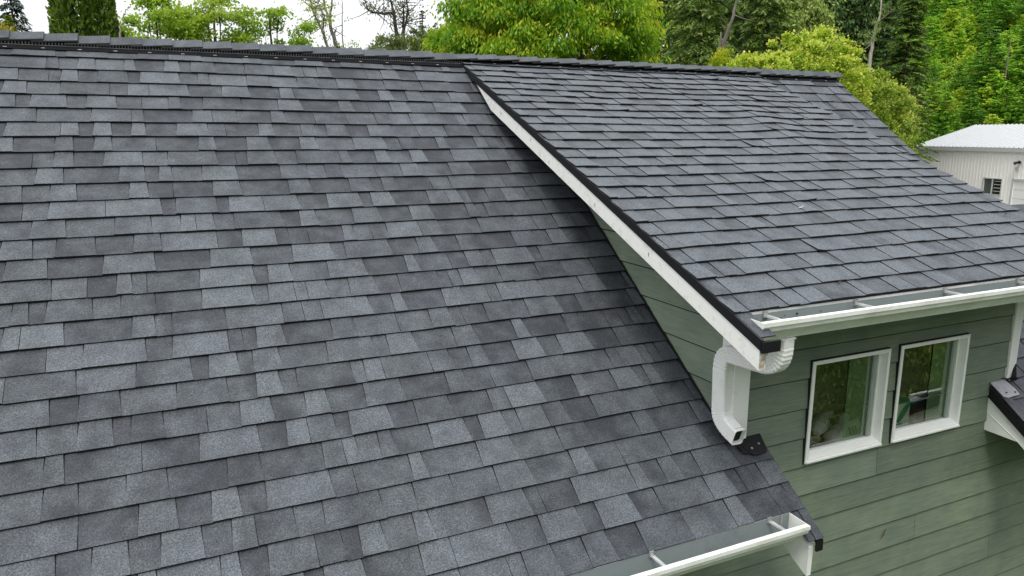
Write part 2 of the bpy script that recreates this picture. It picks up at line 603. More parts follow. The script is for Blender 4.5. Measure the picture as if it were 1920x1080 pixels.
tabs = []
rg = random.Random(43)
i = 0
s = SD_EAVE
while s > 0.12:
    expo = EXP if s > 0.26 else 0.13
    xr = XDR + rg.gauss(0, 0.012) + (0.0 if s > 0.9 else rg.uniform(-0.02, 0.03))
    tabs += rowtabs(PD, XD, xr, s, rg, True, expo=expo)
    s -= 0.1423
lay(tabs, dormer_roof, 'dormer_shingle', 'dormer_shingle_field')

# narrow starter strips at the rakes and the eave ears past the gutters
m = MB()
def strip(mb, pl, x0, x1, s0, s1, h, th, tone=0.35, step=0.25):
    k = max(1, int((s1 - s0) / step))
    for i in range(k):
        a, b = s0 + (s1 - s0) * i / k, s0 + (s1 - s0) * (i + 1) / k
        tp = [pl(x0, b, h), pl(x1, b, h), pl(x1, a, h), pl(x0, a, h)]
        bt = [pl(x0, b, h - th), pl(x1, b, h - th), pl(x1, a, h - th), pl(x0, a, h - th)]
        mb.quad(tp, tone)
        mb.quad([bt[3], bt[0], tp[0], tp[3]], EDGE)
        mb.quad([bt[1], bt[2], tp[2], tp[1]], EDGE)
        if i == k - 1: mb.quad([bt[0], bt[1], tp[1], tp[0]], EDGE)
strip(m, PD, XD - 0.004, XD + 0.10, 3.45, 3.862, -0.0065, 0.006, 0.42)
m.build('starter_strip', M_SH, dormer_roof, tone=True)
m = MB()
strip(m, PM, 2.728, XE + 0.002, 3.95, 4.375, -0.008, 0.006, 0.30)
strip(m, PM, 2.772, XE + 0.016, 3.80, 4.378, -0.002, 0.005, 0.24)
m.build('starter_strip', M_SH, main_roof, tone=True)
m = MB()
strip(m, PM, XE2 - 0.016, XE2 + 0.055, 3.80, 4.378, 0.0145, 0.006, 0.34)
m.build('starter_strip', M_SH, main_roof, tone=True)

# ------------------------------------------------------------------ ridge: vents and caps
def ridge_vent(x0, x1, pl, sa, sb, h, parent, ribs):
    mb = MB()
    # flange on the shingles, upright louvred face, lid under the caps
    slab(mb, pl, x0, x1, sa - 0.012, sb, 0.004, 0.0075)
    slab(mb, pl, x0, x1, 0.0, sa - 0.013, 0.004, h)
    o = mb.build('ridge_vent', M_VENT, parent)
    if ribs:
        mb = MB()
        x = x0 + 0.008
        while x < x1 - 0.01:
            slab(mb, pl, x, x + 0.0065, sa - 0.0128, sa - 0.006, 0.009, h - 0.007)
            x += 0.0185
        q = mb.build('louver_ribs', M_RIB, o); q['kind'] = 'stuff'
        mb = MB()
        slab(mb, pl, x0, x1, sa - 0.006, sa - 0.002, 0.0078, 0.0112)
        mb.build('louver_lip', M_RIB, o)
    else:
        mb = MB()
        slab(mb, pl, x0, x1, sa - 0.022, sa - 0.0125, h + 0.0004, h + 0.0022)
        mb.build('louver_lip', M_RIB, o)
    x = x0 + 0.08
    while x < x1 - 0.03:
        mb = MB()
        c = pl(x, sb - 0.012, 0.0078, True)
        slab(mb, pl, x - 0.011, x + 0.011, sb - 0.015, sb - 0.010, 0.0076, 0.0098)
        mb.build('nail', M_STEEL, o)
        x += 0.208
    return o
ridge_vent(XL, XD + 0.012, PM, 0.090, 0.130, 0.032, house, True)
ridge_vent(XD - 0.002, XDR - 0.005, PD, 0.075, 0.110, 0.030, house, False)
ridge_vent(XDR + 0.02, XR - 0.01, PM, 0.088, 0.122, 0.026, house, False)

def ridge_cap(x0, x1, wf, aF, zb, tone):
    """folded shingle over the ridge; the right (butt) end stands up on the next cap"""
    mb = MB()
    n = 5
    ang = [(-1, aF), (1, AL)]
    L = x1 - x0
    def P(x, side, f, up):
        rise = 0.002 + 0.0165 * ((x - x0) / L) ** 1.2 + up
        a = aF if side < 0 else AL
        d = wf * f
        # a rounded fold at the top
        y = side * d * math.cos(a * 0.96)
        z = zb + rise - d * math.sin(a * 0.96) - 0.004 * (1 - min(1, f * 8)) * 0
        return (x, y, z)
    xs = [x0, 0.5 * (x0 + x1), x1]
    prof = [(-1, 1), (-1, 0.5), (-1, 0.1), (1, 0.1), (1, 0.5), (1, 1)]
    th = 0.0085
    rows = [[P(x, sd_, f, 0) for sd_, f in prof] for x in xs]
    bot = [[P(x, sd_, f, -th) for sd_, f in prof] for x in xs]
    for i in range(2):
        for j in range(5):
            tj = tone + (0.06 if j == 4 else 0)
            mb.quad([rows[i][j], rows[i + 1][j], rows[i + 1][j + 1], rows[i][j + 1]], tj)
        mb.quad([bot[i][0], bot[i + 1][0], rows[i + 1][0], rows[i][0]], EDGE)
        mb.quad([bot[i][0], bot[i][1], bot[i + 1][1], bot[i + 1][0]], EDGE)
    for j in range(5):
        mb.quad([bot[2][j], bot[2][j + 1], rows[2][j + 1], rows[2][j]], EDGE)
    return mb.build('ridge_cap', M_SH, house, tone=True)
x = XL
rg = random.Random(5)
while x < XR + 0.05:
    x1 = min(x + 0.19, XR + 0.06)
    dm = XD - 0.12 < x < XDR - 0.1
    aF = BE + R(7) if dm else AL
    ridge_cap(x - 0.075, x1 + rg.gauss(0, 0.004), 0.104 if not dm else 0.100, aF + rg.gauss(0, 0.012), 0.0360 + rg.gauss(0, 0.0015), 0.46 + rg.gauss(0, 0.06))
    x = x1 + 0.001

# ------------------------------------------------------------------ dormer left verge
def verge(name, x0, x1, pl_z, y0, y1, d0, d1, mat, clip=None, plumb=True):
    """board under a roof edge; d0..d1 = drop below the roof plane"""
    mb = MB()
    P = []
    for d in (d1, d0):
        P += [(x0, y1, pl_z(y1) - d), (x1, y1, pl_z(y1) - d), (x1, y0, pl_z(y0) - d), (x0, y0, pl_z(y0) - d)]
    mb.hexa(P)
    return mb.build(name, mat, house, clip=clip, weld=True)
nmain = (0, math.sin(AL), -math.cos(AL))
up3 = PM(0, 0, 0.016, True)
verge('drip_edge', XD - 0.005, XD + 0.008, zdorm, -0.02, -3.598, 0.006, 0.056, M_BLACK, clip=[(up3, nmain)])
bb = verge('barge_board', XD - 0.001, XD + 0.036, zdorm, -0.2, -3.585, 0.0565, 0.150, M_WHITE_OLD, clip=[(PM(0, 0, 0.05, True), nmain)])
m = MB()
y = -3.5868
m.quad([(XD - 0.001, y, zdorm(y) - 0.150), (XD + 0.036, y, zdorm(y) - 0.150), (XD + 0.036, y, zdorm(y) - 0.057), (XD - 0.001, y, zdorm(y) - 0.057)])
m.build('end_grain', M_ENDGRAIN, bb)
# return of the drip edge across the eave ear
m = MB()
y = -3.600
m.box((XD - 0.005, y - 0.006, zdorm(y) - 0.062), (XD + 0.098, y + 0.006, zdorm(y) - 0.012))
m.build('drip_edge', M_BLACK, house)
for (yy, dd) in ((-0.62, 0.09), (-0.86, 0.10), (-1.35, 0.085), (-1.62, 0.12), (-2.2, 0.11), (-2.75, 0.1)):
    mb = MB(); mb.box((XD - 0.0022, yy - 0.0035, zdorm(yy) - dd - 0.012), (XD, yy + 0.0035, zdorm(yy) - dd + 0.008))
    mb.build('nail', M_STEEL, bb)
# right verge of the dormer
verge('barge_board', XDR - 0.045, XDR - 0.012, zdorm, -0.3, -3.56, 0.03, 0.15, M_WHITE, clip=[(PM(0, 0, 0.05, True), nmain)])

# eave fascia, soffit of the dormer
m = MB(); m.box((XD + 0.037, -3.398, zdorm(-3.4) - 0.15), (XDR - 0.046, -3.378, zdorm(-3.4) - 0.018)); m.build('fascia', M_WHITE, house)
m = MB(); m.box((XL, -3.392, zmain(-3.39) - 0.17), (2.752, -3.372, zmain(-3.39) - 0.052)); m.build('fascia', M_WHITE, house)
m = MB(); m.box((XE2 + 0.03, -3.392, zmain(-3.39) - 0.17), (XR - 0.03, -3.372, zmain(-3.39) - 0.052)); m.build('fascia', M_WHITE, house)

# ------------------------------------------------------------------ lower roof verges
verge('drip_edge', XE - 0.002, XE + 0.010, zmain, -3.03, -3.520, 0.010, 0.075, M_BLACK)
m = MB(); y = -3.518
m.box((XE - 0.030, y - 0.008, zmain(y) - 0.078), (XE + 0.012, y + 0.004, zmain(y) - 0.020)); m.build('drip_edge', M_BLACK, house)
mb = MB()                                                    # rake tail: plumb cut, rounded corner
pr = [(-3.06, -0.075), (-3.06, -0.27)] + [(-3.40, -0.262), (-3.497, -0.240), (-3.499, -0.075)]
X0, X1 = 2.756, 2.786
mb.extrude([(X0, y, zmain(y) + d) for y, d in pr], (X1 - X0, 0, 0))
mb.build('rake_board', M_WHITE, house)
verge('drip_edge', XE2 - 0.010, XE2 + 0.004, zmain, -3.045, -3.520, 0.004, 0.080, M_BLACK)
mb = MB()
X0 = XE2 + 0.004
pr = [(-3.044, zmain(-3.044) - 0.055), (-3.044, -2.556), (-3.262, -2.560), (-3.50, zmain(-3.5) - 0.163), (-3.50, zmain(-3.5) - 0.06)]
mb.extrude([(X0, y, z) for y, z in pr], (0.03, 0, 0))
rb2 = mb.build('rake_board', M_WHITE, house)
mb = MB()                                                    # thin applied board on that gable return
pr = [(-3.05, zmain(-3.05) - 0.19), (-3.05, zmain(-3.05) - 0.185), (-3.27, zmain(-3.27) - 0.153), (-3.27, zmain(-3.27) - 0.158)]
mb.extrude([(X0 - 0.0025, y, z) for y, z in pr], (0.003, 0, 0))
mb.build('board_joint', M_WHITE_OLD, rb2)
m = MB(); m.box((XE2 + 0.036, -3.37, -2.485), (XR - 0.04, -3.05, -2.475)); m.build('soffit', M_WHITE, house)

# flashing at the foot of the left corner
def plate(name, pts, mat, pl=PM, h=0.016, th=0.003, nails=()):
    mb = MB()
    top = [pl(x, s, h, True) for x, s in pts]
    mb.extrude([pl(x, s, h - th, True) for x, s in pts], np.array(top[0]) - np.array(pl(*pts[0], h - th, True)))
    o = mb.build(name, mat, house)
    for (x, s) in nails:
        nb = MB()
        slab(nb, pl, x - 0.005, x + 0.005, s - 0.005, s + 0.005, h, h + 0.003)
        nb.build('nail', M_STEEL if mat is M_BLACK else M_DARK, o)
    return o
ca = math.cos(AL)
plate('flashing', [(2.69, 3.87), (2.70, 3.885), (2.790, 3.885), (2.803, 3.872), (2.822, 3.765), (2.822, 3.735), (2.70, 3.735), (2.665, 3.75), (2.662, 3.83)], M_BLACK,
      nails=((2.712, 3.845), (2.772, 3.828)))
plate('flashing', [(2.640, 3.83), (2.650, 3.862), (2.685, 3.872), (2.66, 3.75), (2.63, 3.76)], M_BLACK, h=0.0135)
for dx, (w, hh) in ((0, (0.17, 0.135)),):
    plate('flashing', [(4.805, 3.775), (4.81, 3.89), (4.84, 3.905), (4.97, 3.90), (4.975, 3.86), (4.955, 3.775)], M_FLASH, h=0.022,
          nails=((4.865, 3.868), (4.945, 3.878)))
plate('flashing', [(4.985, 3.715), (4.985, 3.79), (5.06, 3.795), (5.075, 3.72)], M_FLASH, h=0.024, nails=((5.028, 3.755),))
m = MB()                                                     # upstand of the kick-out
a = PM(4.99, 3.80, 0.02, True); b = PM(5.035, 3.72, 0.02, True)
m.quad([a, PM(5.06, 3.80, 0.02, True), (5.045, -3.06, -2.10), (5.035, -3.055, -2.10)])
m.quad([PM(4.92, 3.765, 0.025, True), PM(5.05, 3.80, 0.025, True), PM(5.05, 3.80, 0.055, True), PM(4.92, 3.765, 0.03, True)])
m.build('flashing', M_BLACK, house)

# ------------------------------------------------------------------ siding
WIN = [(3.163, 3.787, -2.466, -1.854), (3.881, 4.512, -2.470, -1.850)]
Z0, ES = -2.494, 0.1795
JOINT = {1: [3.79], 2: [], 3: [], 4: [4.225], 5: [5.06 - 1.9], 6: [5.06], 7: [2.2], 8: [3.6], 0: [], -1: [], -2: [], -3: []}
front = MB(); front.box((XL + 0.1, -3.028, -5.3), (XR - 0.4, -2.99, -2.53)); 
front.box((XL + 0.1, -3.028, -2.53), (2.72, -2.99, -2.36)); front.box((5.0, -3.028, -2.53), (XR - 0.4, -2.99, -2.36))
front_wall = front.build('front_wall', M_DARK, house)

def plank(z1, z0, x0, x1, parent, holes=()):
    """one lap board between heights z1 (top) and z0 (bottom edge)"""
    xs = sorted({x0, x1} | {h[i] for h in holes for i in (0, 1) if x0 < h[i] < x1})
    zs = sorted({z0, z1} | {h[i] for h in holes for i in (2, 3) if z0 < h[i] < z1})
    def Y(z): return WY - 0.003 - 0.011 * (z1 - z) / (z1 - z0)
    mb = MB(); tone = rnd.random()
    for i in range(len(xs) - 1):
        for j in range(len(zs) - 1):
            cx, cz = 0.5 * (xs[i] + xs[i + 1]), 0.5 * (zs[j] + zs[j + 1])
            if any(h[0] < cx < h[1] and h[2] < cz < h[3] for h in holes): continue
            a, b, c, d = xs[i], xs[i + 1], zs[j], zs[j + 1]
            lo = c + 0.0058 if j == 0 else c
            mb.quad([(a, Y(lo), lo), (b, Y(lo), lo), (b, Y(d), d), (a, Y(d), d)], tone)
            if j == 0:
                mb.quad([(a, Y(c) + 0.0045, c), (b, Y(c) + 0.0045, c), (b, Y(lo), lo), (a, Y(lo), lo)], tone, 1)  # bottom bevel carries the painted shade of the lap
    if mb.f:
        mb.build('siding_plank', [M_SID, M_LAPSHADE], parent, tone=True, weld=True)

dormer_wall = MB()
for _a, _b in ((2.715, WIN[0][0] - 0.004), (WIN[0][1] + 0.004, WIN[1][0] - 0.004), (WIN[1][1] + 0.004, 4.96)): dormer_wall.box((_a, -3.03, -2.50), (_b, -3.026, -1.5))
dormer_wall = dormer_wall.build('dormer_wall', M_DARK, house)
for i in range(-6, 15):
    zb, zt = Z0 - i * ES, Z0 - (i - 1) * ES
    up = zb > -2.40
    if up: xa, xb, par = 2.712, 4.963, dormer_wall
    else: xa, xb, par = XL + 0.1, XR - 0.4, front_wall
    hol = [w for w in WIN if w[2] < zt and w[3] > zb]
    cuts = [xa] + [j for j in JOINT.get(i, [rnd.uniform(0.5, 5.0)]) if xa < j < xb and not up] + [xb]
    if not up and len(cuts) == 2: cuts = [xa, rnd.uniform(-0.5, 1.6), xb]
    z_top = min(zt, -1.50)
    if z_top - zb < 0.01: continue
    for k in range(len(cuts) - 1):
        full = sorted((w[0], w[1]) for w in hol if w[2] <= zb and w[3] >= z_top)
        if full:
            ed_ = [cuts[k]] + [v for f in full for v in f] + [cuts[k + 1]]
            for q in range(0, len(ed_), 2): plank(z_top, zb, ed_[q], ed_[q + 1], par)
            continue
        plank(z_top, zb, cuts[k] + (0.0012 if k else 0), cuts[k + 1] - (0.0012 if k < len(cuts) - 2 else 0), par, hol)

# a scar in one of the boards, and a smudge
# cheek of the dormer
mb = MB(); mb.quad([(XC + 0.03, -3.0, -3.0), (XC + 0.03, -0.35, -3.0), (XC + 0.03, -0.35, 0.2), (XC + 0.03, -3.0, 0.2)])
cheek = mb.build('cheek_wall', M_DARK, house, clip=[(PD(0, 0, -0.08, True), (0, -math.sin(BE), math.cos(BE)))])
def side_planks(X, sg, parent, mat):
    for i in range(-14, 1):
        zb, zt = Z0 - i * ES, Z0 - (i - 1) * ES
        mb = MB(); tn = rnd.random()
        a, b = -2.955, -0.36
        mb.quad([(X - sg * 0.012, b, zb + .0065), (X - sg * 0.012, a, zb + .0065), (X - sg * 0.002, a, zt), (X - sg * 0.002, b, zt)], tn)
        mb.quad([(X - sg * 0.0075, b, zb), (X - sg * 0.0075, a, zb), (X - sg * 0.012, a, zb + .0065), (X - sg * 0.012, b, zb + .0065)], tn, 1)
        mb.build('siding_plank', [mat, M_LAPSHADE], parent, tone=True,
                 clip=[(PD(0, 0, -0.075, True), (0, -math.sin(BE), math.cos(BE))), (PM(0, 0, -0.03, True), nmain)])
side_planks(XC, 1, cheek, M_SIDY)
mb = MB(); mb.quad([(XCR - 0.03, -3.0, -3.0), (XCR - 0.03, -0.35, -3.0), (XCR - 0.03, -0.35, 0.2), (XCR - 0.03, -3.0, 0.2)])
cheek2 = mb.build('cheek_wall', M_DARK, house, clip=[(PD(0, 0, -0.08, True), (0, -math.sin(BE), math.cos(BE)))])
side_planks(XCR, -1, cheek2, M_SIDY)
# step flashing line along the cheek
mb = MB()
for k in range(2):
    pass
P = [(XC - 0.018, -2.94, zmain(-2.94) - 0.010), (XC - 0.018, -0.5, zmain(-0.5) - 0.010), (XC - 0.018, -0.5, zmain(-0.5) + 0.022), (XC - 0.018, -2.94, zmain(-2.94) + 0.022)]
mb.extrude(P, (0.004, 0, 0)); mb.build('step_flashing', M_BLACK, house)

# corner boards
mb = MB()
pr = [(2.604, -3.062), (2.710, -3.062), (2.710, -3.044), (2.624, -3.044), (2.624, -2.955), (2.604, -2.955)]
mb.extrude([(x, y, -2.36) for x, y in pr], (0, 0, 0.95))
mb.build('corner_board', M_WHITE, house, weld=True, clip=[(PM(0, 0, 0.022, True), nmain)])
mb = MB()
pr = [(4.966, -3.062), (5.046, -3.062), (5.046, -2.955), (5.026, -2.955), (5.026, -3.044), (4.966, -3.044)]
mb.extrude([(x, y, -2.36) for x, y in pr], (0, 0, 0.95))
mb.build('corner_board', M_WHITE, house, weld=True, clip=[(PM(0, 0, 0.028, True), nmain)])

# gable end wall on the right and back wall, plain lap siding far from view
mb = MB()
mb.extrude([(XR - 0.40, -3.0, -5.3), (XR - 0.40, -3.0, zmain(-3.0) - 0.06), (XR - 0.40, 0, -0.06), (XR - 0.40, 3.0, zmain(-3.0) - 0.06), (XR - 0.40, 3.0, -5.3)], (0.02, 0, 0))
mb.build('gable_wall', M_SIDY, house)
mb = MB(); mb.box((XL + 0.1, 3.0, -5.3), (XR - 0.4, 3.02, -2.3)); mb.build('back_wall', M_SID, house)
mb = MB()
mb.extrude([(XL + 0.1, -3.0, -5.3), (XL + 0.1, -3.0, zmain(-3.0) - 0.06), (XL + 0.1, 0, -0.06), (XL + 0.1, 3.0, zmain(-3.0) - 0.06), (XL + 0.1, 3.0, -5.3)], (0.02, 0, 0))
mb.build('gable_wall', M_SIDY, house)
verge('rake_board', XR - 0.03, XR - 0.006, zmain, -0.05, -3.42, 0.055, 0.19, M_WHITE)
verge('drip_edge', XR - 0.006, XR + 0.004, zmain, -0.02, -3.42, 0.008, 0.055, M_BLACK)

# ------------------------------------------------------------------ windows
GY = -2.998
def window(x0, x1, z0, z1, sash_x):
    yo = -3.068
    b = 0.021
    gx0, gx1, gz0, gz1 = x0 + b, x1 - b - 0.014, z0 + 0.048, z1 - 0.024
    mb = MB()
    # four mitred frame members with the deep inside return and a sloping sill
    o = [(x0, yo, z0), (x1, yo, z0), (x1, yo, z1), (x0, yo, z1)]
    i_ = [(x0 + b, yo, z0 + 0.026), (x1 - b, yo, z0 + 0.026), (x1 - b, yo, z1 - b), (x0 + b, yo, z1 - b)]
    st = [(x0 + b, GY - 0.02, z0 + 0.043), (x1 - b, GY - 0.02, z0 + 0.043), (x1 - b, GY - 0.02, z1 - b), (x0 + b, GY - 0.02, z1 - b)]
    st2 = [(gx0, GY - 0.02, gz0), (gx1, GY - 0.02, gz0), (gx1, GY - 0.02, gz1), (gx0, GY - 0.02, gz1)]
    g = [(p[0], GY + 0.006, p[2]) for p in st2]
    bk = [(p[0], -3.03, p[2]) for p in o]
    for k in range(4):
        l = (k + 1) % 4
        mb.quad([o[k], o[l], i_[l], i_[k]])
        mb.quad([i_[k], i_[l], st[l], st[k]])
        mb.quad([st[k], st[l], st2[l], st2[k]])
        mb.quad([st2[k], st2[l], g[l], g[k]])
        mb.quad([bk[k], bk[l], o[l], o[k]])
    w = mb.build('window', M_VINYL, house)
    # a thin dark caulk line round the frame
    mb = MB()
    for (a, c, d, e) in ((x0 - 0.0055, x0, z0 - 0.003, z1 + 0.006), (x0, x1, z1, z1 + 0.006)):
        mb.box((a, -3.0605, d), (c, -3.03, e))
    mb.build('caulk_line', M_DARK, w)
    mb = MB()
    mb.box((x0 + 0.004, -3.0775, z0 + 0.004), (x1 - 0.004, -3.0685, z0 + 0.014))
    mb.build('sill_nose', M_VINYL, w)
    mb = MB(); mb.quad([(gx0, GY, gz0), (sash_x, GY, gz0), (sash_x, GY, gz1), (gx0, GY, gz1)]); mb.build('pane', M_GLASS, w)
    mb = MB(); mb.quad([(sash_x + 0.002, GY - 0.004, gz0), (gx1, GY - 0.004, gz0), (gx1, GY - 0.004, gz1), (sash_x + 0.002, GY - 0.004, gz1)]); mb.build('pane', M_GLASS2, w)
    mb = MB()
    mb.box((gx1 - 0.034, GY - 0.018, gz0 + 0.002), (gx1 - 0.010, GY - 0.006, gz1 - 0.002))
    mb.build('sash_stile', M_STEEL_G, w)
    return w
M_STEEL_G = mat_paint('grey_green_sash', (0.30, 0.36, 0.31), 0.5, 0.2)
window(*WIN[0][:2], *WIN[0][2:], 3.163 + 0.36)
window(*WIN[1][:2], *WIN[1][2:], 3.881 + 0.38)

mb = MB()
rx0, rx1, ry0, ry1, rz0, rz1 = 2.75, 4.93, -2.985, -1.0, -3.3, -1.55
mb.quad([(rx0, ry1, rz0), (rx1, ry1, rz0), (rx1, ry1, rz1), (rx0, ry1, rz1)])
mb.quad([(rx0, ry0, rz0), (rx0, ry1, rz0), (rx0, ry1, rz1), (rx0, ry0, rz1)])
mb.quad([(rx1, ry0, rz0), (rx1, ry1, rz0), (rx1, ry1, rz1), (rx1, ry0, rz1)])
mb.quad([(rx0, ry0, rz0), (rx1, ry0, rz0), (rx1, ry1, rz0), (rx0, ry1, rz0)])
mb.quad([(rx0, ry0, rz1), (rx1, ry0, rz1), (rx1, ry1, rz1), (rx0, ry1, rz1)])
mb.build('interior_room', M_ROOM, house)
SHZ = -2.436
mb = MB(); mb.box((2.80, -2.984, SHZ - 0.03), (4.90, -2.60, SHZ)); mb.build('window_shelf', M_WOOD, house)

# ------------------------------------------------------------------ gutters
def gutter(x0, x1, yb, zt, hangers, cap0, cap1):
    """K-style gutter; yb = back, zt = top"""
    out = [(yb, zt + 0.005), (yb, zt - 0.100), (yb - 0.073, zt - 0.104), (yb - 0.080, zt - 0.092), (yb - 0.100, zt - 0.066), (yb - 0.126, zt - 0.044), (yb - 0.130, zt - 0.022), (yb - 0.138, zt - 0.020), (yb - 0.138, zt)]
    inn = [(yb - 0.112, zt + 0.001), (yb - 0.112, zt - 0.004), (yb - 0.127, zt - 0.004), (yb - 0.127, zt - 0.018), (yb - 0.122, zt - 0.042), (yb - 0.096, zt - 0.062), (yb - 0.072, zt - 0.098), (yb - 0.003, zt - 0.096), (yb - 0.003, zt + 0.005)]
    mb = MB()
    pr = out + inn
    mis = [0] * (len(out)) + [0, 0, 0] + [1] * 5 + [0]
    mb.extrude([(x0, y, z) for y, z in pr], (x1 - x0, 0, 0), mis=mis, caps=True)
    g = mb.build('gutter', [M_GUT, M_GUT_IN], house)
    for xc, on in ((x0, cap0), (x1, cap1)):
        if on:
            mb = MB()
            prof = [p for p in out]
            sgn = 1 if xc == x1 else -1
            mb.extrude([(xc + sgn * 0.0005, y, z - 0.001) for y, z in prof], (sgn * 0.004, 0, 0))
            mb.build('end_cap', M_GUT, g)
    for xh in hangers:
        mb = MB()
        mb.box((xh - 0.007, yb - 0.112, zt - 0.010), (xh + 0.007, yb - 0.012, zt - 0.006))
        mb.box((xh - 0.007, yb - 0.112, zt - 0.006), (xh - 0.005, yb - 0.012, zt + 0.000))
        mb.box((xh + 0.005, yb - 0.112, zt - 0.006), (xh + 0.007, yb - 0.012, zt + 0.000))
        h = mb.build('hanger', M_STEEL_L, g)
        mb = MB(); mb.box((xh - 0.012, yb - 0.012, zt - 0.016), (xh + 0.012, yb - 0.004, zt + 0.014)); 
        mb.box((xh - 0.004, yb - 0.020, zt - 0.006), (xh + 0.004, yb - 0.012, zt + 0.004))
        mb.build('screw', M_STEEL, g)
    return g
gutter(2.318, XDR - 0.02, -3.400, -1.428, (2.44, 3.03, 3.70, 4.33, 4.95), True, True)
gutter(XL, 2.712, -3.394, -2.503, (0.45, 1.15, 1.86, 2.575), False, True)
gutter(XE2 + 0.03, XR - 0.01, -3.394, -2.503, (5.3, 6.0), True, True)
# joint block near the gutter end
m = MB(); m.box((2.652, -3.403, -2.60), (2.662, -3.396, -2.497)); m.build('gutter_joint', M_STEEL, house)

# ------------------------------------------------------------------ downspout
def bez(a, b, c, d, n):
    a, b, c, d = map(np.array, (a, b, c, d))
    return [((1 - t) ** 3) * a + 3 * t * (1 - t) ** 2 * b + 3 * t * t * (1 - t) * c + t ** 3 * d for t in np.linspace(0, 1, n)]
XP = 2.566
A0 = (2.524, -3.440, -1.531)
path = []
flag = []
def addp(pts, rib):
    for k, p in enumerate(pts):
        if path and np.linalg.norm(np.array(p) - path[-1]) < 1e-4: continue
        path.append(np.array(p, float)); flag.append(rib)
addp([A0, (2.526, -3.440, -1.575)], False)
addp(bez((2.526, -3.440, -1.58), (2.526, -3.440, -1.655), (2.522, -3.42, -1.686), (2.530, -3.33, -1.698), 21), True)
addp([(2.533, -3.31, -1.700), (2.560, -3.14, -1.722)], False)
addp(bez((2.562, -3.13, -1.723), (2.568, -3.04, -1.728), (2.565, -3.012, -1.738), (2.567, -3.010, -1.835), 21), True)
addp([(2.567, -3.010, -1.84), (2.574, -3.010, -2.045)], False)
addp(bez((2.574, -3.010, -2.05), (2.575, -3.010, -2.10), (2.574, -3.04, -2.125), (2.572, -3.115, -2.148), 19), True)
addp([(2.572, -3.155, -2.160)], False)
mb = MB()
hw, hd = 0.037, 0.046
sec = []
def rr(hx, hy, r=0.014, flute=0.0013):
    pts = []
    for (cx, cy, a0) in ((hx - r, hy - r, 0), (-hx + r, hy - r, 90), (-hx + r, -hy + r, 180), (hx - r, -hy + r, 270)):
        for k in range(4):
            a = R(a0 + 30 * k)
            pts.append((cx + r * math.cos(a), cy + r * math.sin(a)))
        nx_ = {0: (-1, 0), 90: (0, -1), 180: (1, 0), 270: (0, 1)}[a0]
        L = (2 * hx - 2 * r) if a0 in (0, 180) else (2 * hy - 2 * r)
        ex, ey = pts[-1]
        for q in range(1, 8):
            f = q / 8
            ins = flute if q % 2 else 0
            ox, oy = {0: (0, -ins), 90: (ins, 0), 180: (0, ins), 270: (-ins, 0)}[a0]
            pts.append((ex + nx_[0] * L * f + ox, ey + nx_[1] * L * f + oy))
    return pts
base = rr(hw, hd)
S = len(base)
prevb = None
rings = []
for i, p in enumerate(path):
    d = path[min(i + 1, len(path) - 1)] - path[max(i - 1, 0)]
    d /= np.linalg.norm(d)
    bx = np.array([1.0, 0.12, 0]); bx -= d * (bx @ d); bx /= np.linalg.norm(bx)
    by = np.cross(d, bx)
    k = 1.0
    if flag[i]: k = 1.018 if i % 2 else 0.975
    rings.append([tuple(p + bx * a * k + by * b * k) for a, b in base])
n0 = 0
for rgn in rings:
    mb.v += rgn; mb.t += [0.5] * S
for i in range(len(rings) - 1):
    for k in range(S):
        q = i * S
        mb.f.append((q + k, q + (k + 1) % S, q + S + (k + 1) % S, q + S + k)); mb.m.append(0)
ds = mb.build('downspout', M_WHITE, house)
mb = MB()                                                   # dark bore of the outlet
last = rings[-1]; c = np.mean(np.array(last), 0)
inner = [tuple(c + (np.array(p) - c) * 0.93 - 0.004 * np.array((0, -0.9, -0.45))) for p in last]
mb.quad([tuple(np.array(p) + 0.02 * np.array((0, 0.85, 0.45))) for p in inner])
mb.build('outlet_bore', M_DARK, ds)
for zz in (-1.95,):
    mb = MB()
    mb.box((2.570 + hw, -3.03, zz - 0.007), (2.6035, -3.05, zz + 0.012))
    mb.box((2.596, -3.064, zz - 0.009), (2.6035, -2.99, zz + 0.010))
    mb.box((2.602, -3.0665, zz - 0.009), (2.626, -3.0625, zz + 0.010))
    mb.build('strap', M_GUT, ds)
mb = MB()
mb.box((2.525 - hw - 0.006, -3.440 - hd + 0.002, -1.542), (2.525 + hw + 0.006, -3.440 + hd - 0.006, -1.536)); mb.build('outlet_flange', M_GUT, ds)

exec_after = []
